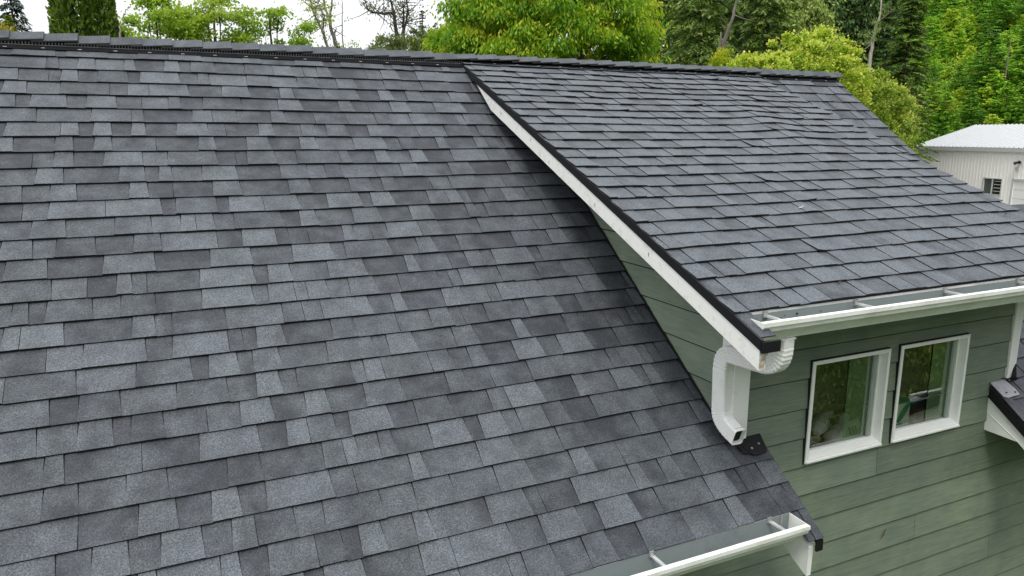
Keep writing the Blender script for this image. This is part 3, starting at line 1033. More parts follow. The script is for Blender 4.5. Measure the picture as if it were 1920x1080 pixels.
# ------------------------------------------------------------------ things on the window shelf
def sneaker(name, loc, rot, label, mat_u):
    """lofted shoe: toe at -x, heel at +x"""
    e = empty(name, loc, label, 'sneaker')
    ca_, sa_ = math.cos(rot), math.sin(rot)
    def T(p): return (loc[0] + p[0] * ca_ - p[1] * sa_, loc[1] + p[0] * sa_ + p[1] * ca_, loc[2] + p[2])
    secs = [(-0.145, 0.018, 0.030), (-0.13, 0.034, 0.046), (-0.09, 0.045, 0.062), (-0.05, 0.046, 0.074), (-0.01, 0.042, 0.090), (0.03, 0.037, 0.102), (0.07, 0.035, 0.098), (0.11, 0.035, 0.104), (0.135, 0.026, 0.112), (0.142, 0.018, 0.10)]
    mb = MB(); K = 10
    rows = []
    for x, w, h in secs:
        row = []
        for k in range(K + 1):
            a = math.pi * k / K
            row.append(T((x, w * math.cos(a) * (1 - 0.25 * math.sin(a)), 0.022 + (h - 0.022) * math.sin(a) ** 0.7)))
        rows.append(row)
    for i in range(len(rows) - 1):
        for k in range(K):
            mb.quad([rows[i][k], rows[i + 1][k], rows[i + 1][k + 1], rows[i][k + 1]])
    mb.quad(rows[0]); mb.quad(rows[-1][::-1])
    mb.build('upper', mat_u, e, smooth=False, weld=True)
    mb = MB(); n = 18
    ring = []
    for k in range(n):
        a = 2 * math.pi * k / n
        x = 0.148 * math.cos(a); w = 0.047 * (1 - 0.22 * max(0, math.cos(a)))
        ring.append((x, w * math.sin(a)))
    mb.extrude([T((x, y, 0.0)) for x, y in ring], (0, 0, 0.026))
    mb.build('sole', M_SOLE, e)
    for j in range(3):
        x0 = 0.025 + j * 0.026
        mb = MB()
        for sgn in (-1,):
            P = [(x0, sgn * 0.0405, 0.030), (x0 + 0.011, sgn * 0.040, 0.030), (x0 - 0.012, sgn * 0.033, 0.080), (x0 - 0.023, sgn * 0.035, 0.080)]
            mb.extrude([T(p) for p in P], np.array(T((0, -0.003, 0))) - np.array(T((0, 0, 0))))
        mb.build('stripe', M_STRIPE, e)
    mb = MB()
    P = [(-0.012, -0.026, 0.088), (-0.012, 0.026, 0.088), (0.012, 0.024, 0.150), (0.012, -0.024, 0.150)]
    mb.extrude([T(p) for p in P], np.array(T((0.010, 0, 0.0))) - np.array(T((0, 0, 0))))
    mb.build('tongue', mat_u, e)
    mb = MB()
    for j in range(5):
        x = -0.07 + j * 0.02; z = 0.078 + j * 0.0075
        mb.tube([T((x, -0.038, z - 0.018)), T((x + 0.004, 0, z + 0.010)), T((x + 0.008, 0.038, z - 0.018))], 0.0035, 5)
    mb.tube([T((0.01, 0.0, 0.115)), T((-0.01, -0.05, 0.130)), T((-0.06, -0.06, 0.10)), T((-0.045, -0.02, 0.095)), T((0.0, 0.03, 0.14)), T((-0.05, 0.06, 0.12))], 0.0033, 5)
    mb.build('lace', M_LACE, e)
    mb = MB(); mb.box(T((0.128, -0.016, 0.065)), T((0.148, 0.016, 0.112))); mb.build('heel_tab', M_HEEL, e)
    return e
M_UP = mat_paint('shoe_leather', (0.80, 0.81, 0.77), 0.6, 0.3)
M_SOLE = mat_paint('shoe_sole', (0.80, 0.78, 0.70), 0.7, 0.3)
M_STRIPE = mat_plain('shoe_stripe', (0.03, 0.032, 0.035), 0.6)
M_LACE = mat_plain('shoe_lace', (0.72, 0.70, 0.62), 0.8)
M_HEEL = mat_plain('heel_tab', (0.50, 0.42, 0.24), 0.7)
sneaker('sneaker', (3.605, -2.935, SHZ), R(2), 'pale grey sneaker with three dark stripes nearest the glass of the left window', M_UP)
sneaker('sneaker', (3.56, -2.82, SHZ + 0.03), R(24), 'pale sneaker standing behind the striped one inside the left window', M_UP)
mb = MB()
for k in range(16):
    a = rnd.uniform(0, 6.28)
    p = [np.array((3.345 + rnd.uniform(-0.06, 0.07), -2.94 + rnd.uniform(-0.025, 0.03), SHZ + 0.008 + rnd.uniform(0, 0.06))) for _ in range(5)]
    mb.tube(bez(p[0], p[1], p[2], p[3], 8), 0.0032, 5)
tag(mb.build('lace_tangle', M_LACE), 'tangled pale laces in the lower left corner of the left window', 'laces')

def bx_thing():
    e = empty('box', (4.082, -2.92, SHZ), 'white and green carton with a green leafy picture inside the right window', 'box')
    M_W = mat_plain('carton_white', (0.82, 0.84, 0.74), 0.6, var=0.05)
    M_G = mat_plain('carton_green', (0.04, 0.30, 0.18), 0.6)
    x0, x1, y0, y1, z1 = 4.015, 4.145, -2.974, -2.86, SHZ + 0.172
    mb = MB(); mb.box((x0, y0, SHZ), (x1, y1, z1 - 0.012)); mb.build('carton', M_W, e)
    mb = MB(); mb.box((x0 - 0.002, y0 - 0.002, z1 - 0.0118), (x1 + 0.002, y1 + 0.002, z1)); mb.build('lid', M_G, e)
    mb = MB()
    for k in range(7):
        f = k / 6
        cx, cz = x0 + 0.035 + 0.075 * f, SHZ + 0.05 + 0.095 * f
        r = 0.016 + 0.010 * math.sin(f * 3.1)
        mb.quad([(cx + r * math.cos(a) * (1 + 0.2 * math.sin(3 * a)), y0 - 0.0015 - 0.0003 * k, cz + r * math.sin(a)) for a in np.linspace(0, 2 * math.pi, 11)[:-1]])
    mb.build('print', M_G, e)
    mb = MB()
    for k in range(4):
        mb.box((x0 + 0.02 + 0.013 * k, y0 - 0.0018, SHZ + 0.018), (x0 + 0.029 + 0.013 * k, y0 - 0.0004, SHZ + 0.030))
    mb.build('print', mat_plain('carton_teal', (0.04, 0.30, 0.30), 0.6), e)
bx_thing()
mb = MB(); mb.box((4.20, -2.972, SHZ + 0.001), (4.52, -2.80, SHZ + 0.022))
tag(mb.build('wooden_tray', M_WOOD), 'orange brown wooden tray on the shelf behind the right window', 'tray')
mb = MB(); mb.tube([(4.30, -2.88, SHZ + 0.105), (4.56, -2.93, SHZ + 0.145)], 0.006, 6)
mb.tube([(4.28, -2.87, SHZ + 0.115), (4.52, -2.90, SHZ + 0.19)], 0.004, 6)
tag(mb.build('curtain_rod', M_VINYL), 'thin white rod leaning inside the right window', 'rod')
mb = MB()
for k in range(6):
    mb.tube([(4.34 + 0.035 * k, -2.72, SHZ + 0.12), (4.35 + 0.035 * k, -2.66, SHZ + 0.20)], 0.02, 6)
mb.box((4.30, -2.78, SHZ), (4.58, -2.64, SHZ + 0.12))
tag(mb.build('basket', mat_plain('teal_cloth', (0.10, 0.28, 0.26), 0.8)), 'dim teal basket at the back of the right window shelf', 'basket')

# ------------------------------------------------------------------ terrain
GZ = -5.3
def ground_h(x, y):
    s = x * 0.819 + y * 0.574
    r = max(0.0, s - 54.0)
    rise = 0.50 * r
    if r < 6: rise = 0.5 * r * r / 12
    else: rise = 0.5 * (r - 3)
    rise = min(rise, 26 + 0.1 * r)
    # the hill falls away to the left
    q = x * 0.574 - y * 0.819
    rise *= min(1.0, max(0.0, (q + 34) / 26.0))
    return GZ + rise
def build_ground():
    xs = np.concatenate([np.array([-900, -400, -200, -120]), np.arange(-80, 141, 5.0), np.array([180, 260, 420, 900])])
    ys = np.concatenate([np.array([-900, -400, -200, -120]), np.arange(-80, 141, 5.0), np.array([180, 260, 420, 900])])
    V = [(x, y, ground_h(x, y)) for y in ys for x in xs]
    nx_ = len(xs)
    F = [(j * nx_ + i, j * nx_ + i + 1, (j + 1) * nx_ + i + 1, (j + 1) * nx_ + i) for j in range(len(ys) - 1) for i in range(nx_ - 1)]
    me = bpy.data.meshes.new('ground'); me.from_pydata(V, [], F); me.polygons.foreach_set('use_smooth', [True] * len(F))
    m, nt, out = new_mat('grassy_ground')
    P = pos(nt)
    a = noise(nt, P, 0.35, 4.0, 0.6); b = noise(nt, P, 18.0, 4.0, 0.7)
    c = mixc(nt, mrange(nt, a, 0.35, 0.65, 0, 1), (0.04, 0.075, 0.016), (0.08, 0.125, 0.026))
    c = mixc(nt, mrange(nt, b, 0.35, 0.65, 0, 0.7), c, (0.03, 0.05, 0.015))
    bsdf(nt, out, c, 0.95, 0.1, bump=b, bdist=0.05, bstr=0.8)
    me.materials.append(m)
    o = bpy.data.objects.new('ground', me); link(o, None, (0, 0, 0)); o['kind'] = 'structure'
build_ground()

# ------------------------------------------------------------------ white metal shop
def shop():
    d = np.array([0.249, 0.9686, 0]); nn = np.array([-0.9686, 0.249, 0]); P0 = np.array([42.33, 25.16, 0])
    def W(a, b, z): return tuple(P0 + d * a + nn * b + np.array([0, 0, z]))
    e = empty('metal_building', W(-7.5, -4, GZ), 'white ribbed metal shop building below the green hillside', 'building')
    M_PANEL = mat_paint('cream_panel', (0.90, 0.89, 0.86), 0.45, 0.10, (0.6, 0.6, 0.55), 1.2)
    M_RF = mat_paint('white_roof_panel', (0.50, 0.515, 0.53), 0.5, 0.15, (0.42, 0.43, 0.44), 1.0)
    M_TRIM = mat_paint('grey_trim', (0.50, 0.52, 0.50), 0.45, 0.3)
    ez, L, D, rz = -1.27, -15.5, -8.1, -0.03
    wx0, wx1, wz0, wz1 = -6.47, -5.28, -3.76, -2.94
    dx0, dx1, dz1 = -10.9, -7.22, -2.94
    mb = MB()
    def hx(a0, a1, b0, b1, z0, z1, mbx): mbx.hexa([W(a0, b1, z0), W(a1, b1, z0), W(a1, b0, z0), W(a0, b0, z0), W(a0, b1, z1), W(a1, b1, z1), W(a1, b0, z1), W(a0, b0, z1)])
    for (a0, a1, z0, z1) in ((wx1, 0, GZ, ez), (wx0, wx1, wz1, ez), (wx0, wx1, GZ, wz0), (dx1, wx0, GZ, ez), (dx0, dx1, dz1, ez), (L, dx0, GZ, ez)):
        hx(a0, a1, -0.1, 0, z0, z1, mb)
    hx(-0.1, 0, D, -0.101, GZ, ez, mb); hx(L, L + 0.1, D, -0.101, GZ, ez, mb); hx(L + 0.101, -0.101, D, D + 0.1, GZ, ez, mb)
    for a in (0.0, L + 0.1):
        mb.extrude([W(a, 0, ez), W(a, D / 2, rz - 0.05), W(a, D, ez)], -d * 0.1)
    wall = mb.build('wall', M_PANEL, e)
    mb = MB(); a = -0.15
    while a > L:
        for (z0, z1) in ([(GZ, ez)] if not (wx0 < a < wx1 or dx0 < a < dx1) else ([(GZ, wz0 - 0.06), (wz1 + 0.06, ez)] if wx0 < a < wx1 else [(dz1 + 0.1, ez)])):
            hx(a - 0.016, a + 0.016, 0.001, 0.013, z0, z1 - 0.16, mb)
        a -= 0.228
    o = mb.build('wall_ribs', M_PANEL, wall); o['kind'] = 'stuff'
    mb = MB()
    for sgn in (0, 1):
        b0, b1 = (0.12, D / 2) if sgn == 0 else (D - 0.12, D / 2)
        sl = (rz - ez) / abs(D / 2)
        z0 = ez - 0.12 * sl
        P = [W(0.25, b0, z0), W(L - 0.2, b0, z0), W(L - 0.2, b1, rz), W(0.25, b1, rz)]
        P2 = [(p[0], p[1], p[2] + 0.06) for p in P]
        mb.hexa(P + P2)
    roof = mb.build('roof', M_RF, e)
    mb = MB(); a = 0.2
    while a > L - 0.2:
        q0, q1 = W(a, 0.12, ez - 0.035 + 0.061), W(a, D / 2, rz + 0.061)
        mb.hexa([W(a, 0.12, ez + 0.02), W(a - 0.05, 0.12, ez + 0.02), W(a - 0.05, D / 2, rz + 0.05), W(a, D / 2, rz + 0.05),
                 W(a - .01, 0.12, ez + 0.075), W(a - 0.04, 0.12, ez + 0.075), W(a - 0.04, D / 2, rz + 0.105), W(a - .01, D / 2, rz + 0.105)])
        a -= 0.30
    o = mb.build('roof_ribs', M_RF, roof); o['kind'] = 'stuff'
    mb = MB(); hx(L - 0.2, 0.25, 0.005, 0.14, ez - 0.20, ez - 0.045, mb); mb.build('gutter', M_TRIM, e)
    # window with two sliding panes
    mb = MB(); fw_ = 0.05
    for (a0, a1, z0, z1) in ((wx0 - fw_, wx0, wz0 - fw_, wz1 + fw_), (wx1, wx1 + fw_, wz0 - fw_, wz1 + fw_), (wx0, wx1, wz1, wz1 + fw_), (wx0, wx1, wz0 - fw_, wz0), ((wx0 + wx1) / 2 - 0.03, (wx0 + wx1) / 2 + 0.03, wz0, wz1)):
        hx(a0, a1, 0.0, 0.05, z0, z1, mb)
    w = mb.build('window', M_TRIM, e)
    M_DG = mat_plain('dark_window', (0.015, 0.02, 0.018), 0.15, 0.6)
    M_SCR = mat_plain('window_screen', (0.09, 0.10, 0.09), 0.6, 0.2)
    xm = (wx0 + wx1) / 2
    mb = MB(); hx(xm + 0.03, wx1, -0.05, -0.03, wz0, wz1, mb); mb.build('pane', M_SCR, w)
    mb = MB(); hx(wx0, xm - 0.03, -0.05, -0.03, wz0, wz1, mb); mb.build('pane', M_DG, w)
    for k in range(4):
        mb = MB(); z = wz0 + 0.15 + 0.18 * k; hx(wx0 + 0.06, xm - 0.08, -0.028, -0.02, z, z + 0.035, mb); mb.build('shelf', M_TRIM, w)
    mb = MB(); hx(dx0, dx1, -0.06, -0.02, GZ, dz1, mb); door = mb.build('garage_door', mat_paint('white_door', (0.82, 0.83, 0.82), 0.4, 0.08), e)
    for k in range(4):
        mb = MB(); z = GZ + 0.47 * (k + 1); hx(dx0, dx1, -0.019, -0.012, z, z + 0.02, mb); mb.build('door_joint', M_TRIM, door)
    mb = MB(); hx(dx1, dx1 + 0.09, 0.002, 0.05, GZ, dz1 + 0.09, mb); hx(dx0, dx1 - 0.002, 0.002, 0.05, dz1, dz1 + 0.09, mb); mb.build('door_trim', M_TRIM, e)
    l = empty('security_light', W(-7.47, 0.05, -1.98), 'dark twin head security light on the white metal wall', 'light')
    mb = MB(); hx(-7.52, -7.42, 0.0301, 0.09, -2.06, -1.94, mb); mb.build('bracket', M_BLACK, l)
    for s_ in (-1, 1):
        mb = MB(); mb.tube([W(-7.47 + s_ * 0.05, 0.08, -1.98), W(-7.47 + s_ * 0.16, 0.25, -2.02 - 0.04 * s_)], [0.05, 0.085], 10); mb.build('lamp_head', M_BLACK, l)
    mb = MB(); hx(-7.44, -7.28, 0.0305, 0.12, -2.40, -2.24, mb)
    tag(mb.build('junction_box', M_TRIM), 'small grey box on the white metal wall under the security light', 'box')
shop()
mb = MB(); mb.quad([(24, 2, GZ + 0.02), (46, -6, GZ + 0.02), (46, 26, GZ + 0.02), (30, 30, GZ + 0.02)])
yard = mb.build('bounce_gravel_yard', mat_plain('gravel', (0.30, 0.29, 0.27), 0.95, 0.1, var=0.3, scale=40.0)); yard['kind'] = 'structure'  # unseen gravel sheet, added to bounce neutral light onto the shop wall

# small dark roofed shed just past the dormer's right edge
def shed():
    x, y = at(1945, 17.0)
    e = empty('shed', (x, y, GZ), 'small shed with a dark shingle roof beside the dormer edge', 'shed')
    zt = zat(384, 17.0, 1945)
    mb = MB(); mb.box((x - 0.9, y - 0.9, GZ), (x + 1.5, y + 1.2, zt - 0.75)); mb.build('wall', M_SID, e, tone=True)
    for s in (-1, 1):
        yb = y + 0.15 + s * 1.25
        mb = MB()
        P = [(x - 1.1, yb, zt - 0.85), (x + 1.7, yb, zt - 0.85), (x + 1.7, y + 0.15, zt), (x - 1.1, y + 0.15, zt)]
        mb.hexa([(p[0], p[1], p[2] - 0.06) for p in P] + P, tone=0.25)
        mb.build('roof', M_SH, e, tone=True)
shed()

# ------------------------------------------------------------------ foliage
def leaf_object(name, C, A, B, L, W, tone, mat, parent, origin, fold=0.0):
    """diamond leaves: centre C, long axis A, cross axis B"""
    n = len(C)
    L = np.broadcast_to(np.asarray(L, float), (n,))[:, None]; W = np.broadcast_to(np.asarray(W, float), (n,))[:, None]
    V = np.empty((n, 4, 3))
    V[:, 0] = C - A * L / 2; V[:, 1] = C + B * W / 2 + A * L * 0.08; V[:, 2] = C + A * L / 2; V[:, 3] = C - B * W / 2 + A * L * 0.08
    V = V.reshape(-1, 3) - np.array(origin)
    me = bpy.data.meshes.new(name)
    me.vertices.add(4 * n); me.vertices.foreach_set('co', V.ravel())
    me.loops.add(4 * n); me.loops.foreach_set('vertex_index', np.arange(4 * n, dtype=np.int32))
    me.polygons.add(n); me.polygons.foreach_set('loop_start', np.arange(0, 4 * n, 4, dtype=np.int32))
    try: me.polygons.foreach_set('loop_total', np.full(n, 4, dtype=np.int32))
    except Exception: pass
    me.update(calc_edges=True)
    a = me.attributes.new('tone', 'FLOAT', 'POINT')
    a.data.foreach_set('value', np.repeat(np.clip(tone, 0, 1), 4).astype(np.float32))
    me.materials.append(mat)
    me.validate()
    return link(bpy.data.objects.new(name, me), parent, origin)

def unit(v): return v / (np.linalg.norm(v, axis=-1, keepdims=True) + 1e-9)

def frames(n, axis, spread, flat=None):
    """leaf axes round a mean axis; cross axes random, or lying flat"""
    A = unit(axis + rng.normal(0, spread, (n, 3)))
    Rr = rng.normal(0, 1, (n, 3))
    if flat is not None: Rr = unit(np.cross(A, np.array([0, 0, 1.0]) + rng.normal(0, flat, (n, 3))))
    else: Rr = unit(np.cross(A, Rr))
    return A, Rr

def clump_leaves(centers, radii, per, kind, L, W, tone_c, out_from=None, tip=0.0):
    """leaves in flattened clumps"""
    Cs, As, Bs, Ts, Ls = [], [], [], [], []
    for c, r, tc in zip(centers, radii, tone_c):
        n = max(6, int(per * rng.uniform(0.7, 1.3)))
        d = unit(rng.normal(0, 1, (n, 3))) * (rng.random((n, 1)) ** 0.45)
        d *= np.where(rng.random((n, 1)) < 0.22, rng.uniform(1.0, 1.9, (n, 1)), 1.0)
        p = c + d * r
        if kind == 'droop':
            p[:, 2] -= 0.35 * r[2] * (d[:, 0] ** 2 + d[:, 1] ** 2)
            outd = d * np.array([1, 1, 0.2])
            A, B = frames(n, unit(outd * 0.6 + np.array([0, 0, -1.0])), 0.35)
        elif kind == 'hang':
            outd = d * np.array([1, 1, 0.0])
            A, B = frames(n, unit(outd * 0.9 + np.array([0, 0, -0.8])), 0.30)
        elif kind == 'up':
            A, B = frames(n, unit(d * 0.7 + np.array([0, 0, 1.0])), 0.4)
        else:
            A, B = frames(n, unit(d + np.array([0, 0, 0.1])), 0.6, 0.6)
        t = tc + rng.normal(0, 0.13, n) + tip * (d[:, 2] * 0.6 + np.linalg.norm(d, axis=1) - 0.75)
        Cs.append(p); As.append(A); Bs.append(B); Ts.append(t); Ls.append(L * rng.uniform(0.65, 1.3, n))
    return np.concatenate(Cs), np.concatenate(As), np.concatenate(Bs), np.concatenate(Ls), np.concatenate(Ts)

def shell_points(n, c, r, inner=0.55, zmin=None):
    out = []
    while len(out) < n:
        d = unit(rng.normal(0, 1, 3)); q = (inner ** 3 + (1 - inner ** 3) * rng.random()) ** (1 / 3)
        p = d * q * np.array(r)
        if zmin is not None and p[2] < zmin: continue
        out.append(np.array(c) + p)
    return np.array(out)

def limbs(mb, trunk, cents, count, r0, seg=5):
    """branches from the trunk polyline out to clump centres"""
    idx = rng.choice(len(cents), min(count, len(cents)), replace=False)
    for i in idx:
        c = cents[i]
        z0 = trunk[0][2] + (c[2] - trunk[0][2]) * rng.uniform(0.55, 0.8)
        z0 = min(z0, trunk[-1][2])
        # point on the trunk at height z0
        for a, b in zip(trunk[:-1], trunk[1:]):
            if a[2] <= z0 <= b[2] + 1e-6:
                f = (z0 - a[2]) / (b[2] - a[2] + 1e-9); p = a + (b - a) * f; break
        else: p = trunk[-1]
        mid = 0.5 * (p + c) + np.array([0, 0, 0.12 * np.linalg.norm(c - p)]) + rng.normal(0, 0.06, 3)
        mb.tube([p, 0.5 * (p + mid) , mid, c], [r0, r0 * 0.75, r0 * 0.5, r0 * 0.2], seg, caps=False)

def trunk_line(x, y, z0, z1, lean=(0, 0), wob_=0.08, n=7):
    pts = []
    for i in range(n):
        f = i / (n - 1)
        pts.append(np.array([x + lean[0] * f + rng.normal(0, wob_) * (0 < i), y + lean[1] * f + rng.normal(0, wob_) * (0 < i), z0 + (z1 - z0) * f]))
    return pts

def broad_tree(name, label, cat, u, F, cen_v, rad, nclump, per, crad, kind, L, W, mat, bark, group=None, trunk_r=0.14, inner=0.5, tip=0.3, nl=18, tones=(0.3, 0.75), zmin=None, du=0.0, top_trunk=0.55, lean=(0, 0)):
    x, y = at(u, F)
    g = ground_h(x, y)
    e = empty(name, (x, y, g), label, cat, group)
    cz = zat(cen_v, F, u)
    cents = shell_points(nclump, (x, y, cz), rad, inner, zmin)
    radii = [np.array(crad) * rng.uniform(0.65, 1.3) for _ in cents]
    tc = rng.uniform(tones[0], tones[1], nclump)
    C, A, B, Ls, T = clump_leaves(cents, radii, per, kind, L, W, tc, tip=tip)
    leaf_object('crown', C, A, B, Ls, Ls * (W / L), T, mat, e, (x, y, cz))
    mb = MB()
    tl = trunk_line(x, y, g - 0.2, cz + rad[2] * top_trunk, lean, 0.04)
    mb.tube(tl, [trunk_r * (1 - 0.8 * i / (len(tl) - 1)) for i in range(len(tl))], 8)
    limbs(mb, tl, cents, nl, trunk_r * 0.33)
    mb.build('trunk', bark, e, smooth=True)
    return e

BARK_G = mat_bark('grey_bark', (0.11, 0.095, 0.08), (0.22, 0.20, 0.175))
BARK_D = mat_bark('dark_bark', (0.045, 0.035, 0.03), (0.10, 0.08, 0.065))
BARK_W = mat_bark('pale_bark', (0.26, 0.24, 0.19), (0.42, 0.39, 0.32))
LF_LIME = mat_leaf('lime_leaf', (0.055, 0.16, 0.01), (0.2, 0.37, 0.015), (0.44, 0.45, 0.025), 0.42)
LF_GREEN = mat_leaf('green_leaf', (0.09, 0.18, 0.018), (0.26, 0.39, 0.04), (0.38, 0.47, 0.07), 0.48)
LF_OLIVE = mat_leaf('olive_leaf', (0.05, 0.075, 0.022), (0.12, 0.16, 0.05), (0.19, 0.22, 0.08), 0.3)
LF_BUSH = mat_leaf('bush_leaf', (0.14, 0.24, 0.018), (0.35, 0.47, 0.035), (0.58, 0.6, 0.13), 0.38)
LF_DULL = mat_leaf('dull_bush_leaf', (0.1, 0.19, 0.018), (0.25, 0.36, 0.04), (0.44, 0.47, 0.09), 0.35)
LF_CEDAR = mat_leaf('cedar_leaf', (0.045, 0.105, 0.022), (0.15, 0.23, 0.044), (0.29, 0.36, 0.085), 0.22)
LF_THUJA = mat_leaf('thuja_leaf', (0.04, 0.08, 0.01), (0.13, 0.2, 0.02), (0.28, 0.32, 0.04), 0.2)
LF_DARK = mat_leaf('dark_fir_leaf', (0.028, 0.066, 0.022), (0.075, 0.145, 0.038), (0.145, 0.225, 0.055), 0.18)
LF_SPRUCE = mat_leaf('blue_spruce_leaf', (0.02, 0.04, 0.03), (0.05, 0.085, 0.065), (0.09, 0.13, 0.1), 0.1)
LF_YOUNG = mat_leaf('young_fir_leaf', (0.07, 0.19, 0.025), (0.26, 0.5, 0.05), (0.55, 0.62, 0.08), 0.35)
LF_GOLD = mat_leaf('golden_leaf', (0.10, 0.13, 0.015), (0.25, 0.24, 0.03), (0.40, 0.31, 0.06), 0.3)

# --- conifer with whorls of branches; returns leaf arrays relative to (0,0,0) at its foot
def conifer_arrays(h, rad, whorls, per_w, sprays, droop, L, W, z0=0.08, pw=0.85, up_tip=0.0, tmean=0.5):
    Cs, As, Bs, Ts, Ls = [], [], [], [], []
    br = []
    for i in range(whorls):
        f = (i + rng.random() * 0.6) / whorls
        z = h * (z0 + (0.985 - z0) * f)
        rr_ = rad * (1 - f) ** pw * rng.uniform(0.8, 1.15) + 0.03 * rad
        for k in range(per_w):
            a = rng.uniform(0, 2 * math.pi)
            fj = min(0.99, max(0.0, f + rng.normal(0, 0.9) / whorls))
            z = h * (z0 + (0.985 - z0) * fj)
            Lb = rr_ * rng.uniform(0.7, 1.1)
            n = max(3, int(sprays * (0.35 + 0.65 * Lb / rad)))
            t = np.sqrt(rng.random(n)) if n > 3 else rng.random(n)
            dirh = np.array([math.cos(a), math.sin(a), 0])
            zz = z + Lb * (0.12 * t - droop * t * t) + up_tip * Lb * t ** 4
            P = dirh * (t * Lb)[:, None]; P[:, 2] = zz
            side = np.array([-math.sin(a), math.cos(a), 0])
            wdt = (0.30 * Lb * (1 - t) + 0.05 * rad) * rng.uniform(-1, 1, n)
            P = P + side * wdt[:, None]
            ax = dirh + side * (np.sign(wdt) * 0.7)[:, None] + np.array([0, 0, -1.0]) * (droop * 1.2 * t)[:, None]
            A, B = frames(n, unit(ax), 0.25, 0.5)
            Cs.append(P); As.append(A); Bs.append(B)
            tb = tmean + rng.normal(0, 0.12)
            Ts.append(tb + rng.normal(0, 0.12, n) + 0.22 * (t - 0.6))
            Ls.append(L * rng.uniform(0.7, 1.3, n))
            br.append((z, a, Lb))
    return np.concatenate(Cs), np.concatenate(As), np.concatenate(Bs), np.concatenate(Ls), np.concatenate(Ts), br

def conifer(name, label, cat, u, F, top_v, rad, mat, bark, whorls=26, per_w=6, sprays=22, droop=0.35, L=0.28, W=0.07, group=None, z0=0.08, pw=0.85, tmean=0.5, up_tip=0.0, xy=None):
    x, y = at(u, F) if xy is None else xy
    g = ground_h(x, y)
    h = zat(top_v, F, u) - g
    e = empty(name, (x, y, g), label, cat, group)
    C, A, B, Ls, T, br = conifer_arrays(h, rad, whorls, per_w, sprays, droop, L, W, z0, pw, up_tip, tmean)
    o = np.array([x, y, g])
    leaf_object('crown', C + o, A, B, Ls, Ls * (W / L), T, mat, e, o)
    mb = MB()
    tl = trunk_line(x, y, g - 0.2, g + h * 0.98, (0, 0), 0.02)
    mb.tube(tl, [0.02 * h * (1 - 0.93 * i / (len(tl) - 1)) for i in range(len(tl))], 7)
    for (z, a, Lb) in br[::3]:
        p = np.array([x, y, g + z]); q = p + np.array([math.cos(a) * Lb * 0.8, math.sin(a) * Lb * 0.8, Lb * (0.1 - droop * 0.64)])
        mb.tube([p, 0.5 * (p + q) + np.array([0, 0, 0.05 * Lb]), q], [0.012 * Lb + 0.006, 0.008 * Lb + 0.004, 0.003], 4, caps=False)
    mb.build('trunk', bark, e, smooth=True)
    return e

# --- columnar arborvitae: dense vertical sprays on a tall rounded column
def column(label, u, F, top_v, rad, n, tmean, mat=LF_THUJA, name='arborvitae'):
    x, y = at(u, F); g = ground_h(x, y); h = zat(top_v, F, u) - g
    e = empty(name, (x, y, g), label, 'tree', 'arborvitae columns behind the ridge')
    f = rng.random(n); a = rng.uniform(0, 2 * math.pi, n)
    lob = 1 + 0.10 * np.sin(3 * a + 5 * f * h) + 0.07 * np.sin(7 * a - 9 * f * h)
    prof = rad * np.minimum(1, ((1 - f) * 3.2)) ** 0.55 * np.minimum(1, 0.75 + f * 2)
    r = prof * lob * (0.72 + 0.30 * rng.random(n) ** 0.5)
    C = np.stack([x + r * np.cos(a), y + r * np.sin(a), g + f * h], 1)
    out = np.stack([np.cos(a), np.sin(a), np.zeros(n)], 1)
    A, B = frames(n, unit(out * 0.55 + np.array([0, 0, 1.0])), 0.38)
    T = tmean + 0.18 * np.sin(5 * a + 11 * f * h) * np.sin(2.2 * f * h + 3 * a) + rng.normal(0, 0.13, n)
    Ls = 0.13 * rng.uniform(0.6, 1.4, n)
    leaf_object('crown', C, A, B, Ls, Ls * 0.42, T, mat, e, (x, y, g))
    mb = MB(); tl = trunk_line(x, y, g - 0.1, g + h * 0.9, (0, 0), 0.01); mb.tube(tl, [0.11 * (1 - 0.85 * i / 6) for i in range(7)], 7)
    mb.tube(tl, [rad * 0.62 * min(1, (1 - i / 6.2) * 2.2) for i in range(7)], 12, mi=1)
    mb.build('trunk', [BARK_D, M_DARK], e)
column('left tall arborvitae column of the pair behind the ridge', 158, 16.0, -190, 0.40, 17000, 0.46)
column('right tall arborvitae column of the pair behind the ridge', 215, 16.3, -150, 0.365, 15000, 0.36)
column('narrow dark arborvitae peeking out left of the two tall columns', 140, 18.0, 8, 0.26, 7000, 0.26)

# --- far left
conifer('spruce_tree', 'dark spruce with drooping boughs behind the ridge at far left', 'tree', 54, 34.0, -50, 2.6, LF_SPRUCE, BARK_D, whorls=64, per_w=6, sprays=40, droop=0.6, L=0.26, W=0.07, tmean=0.45)
conifer('dwarf_conifer', 'small lime green cone shaped conifer tip in front of the dark spruce', 'tree', 44, 21.0, 18, 0.95, LF_THUJA, BARK_D, whorls=50, per_w=8, sprays=16, droop=0.1, L=0.16, W=0.06, z0=0.35, tmean=0.78, pw=0.8)
broad_tree('shrub', 'low yellow green shrub tops at the left end of the ridge', 'shrub', 8, 19.0, 72, (0.75, 0.75, 0.36), 26, 120, (0.22, 0.22, 0.18), 'up', 0.09, 0.035, LF_GOLD, BARK_D, nl=6, tip=0.2)

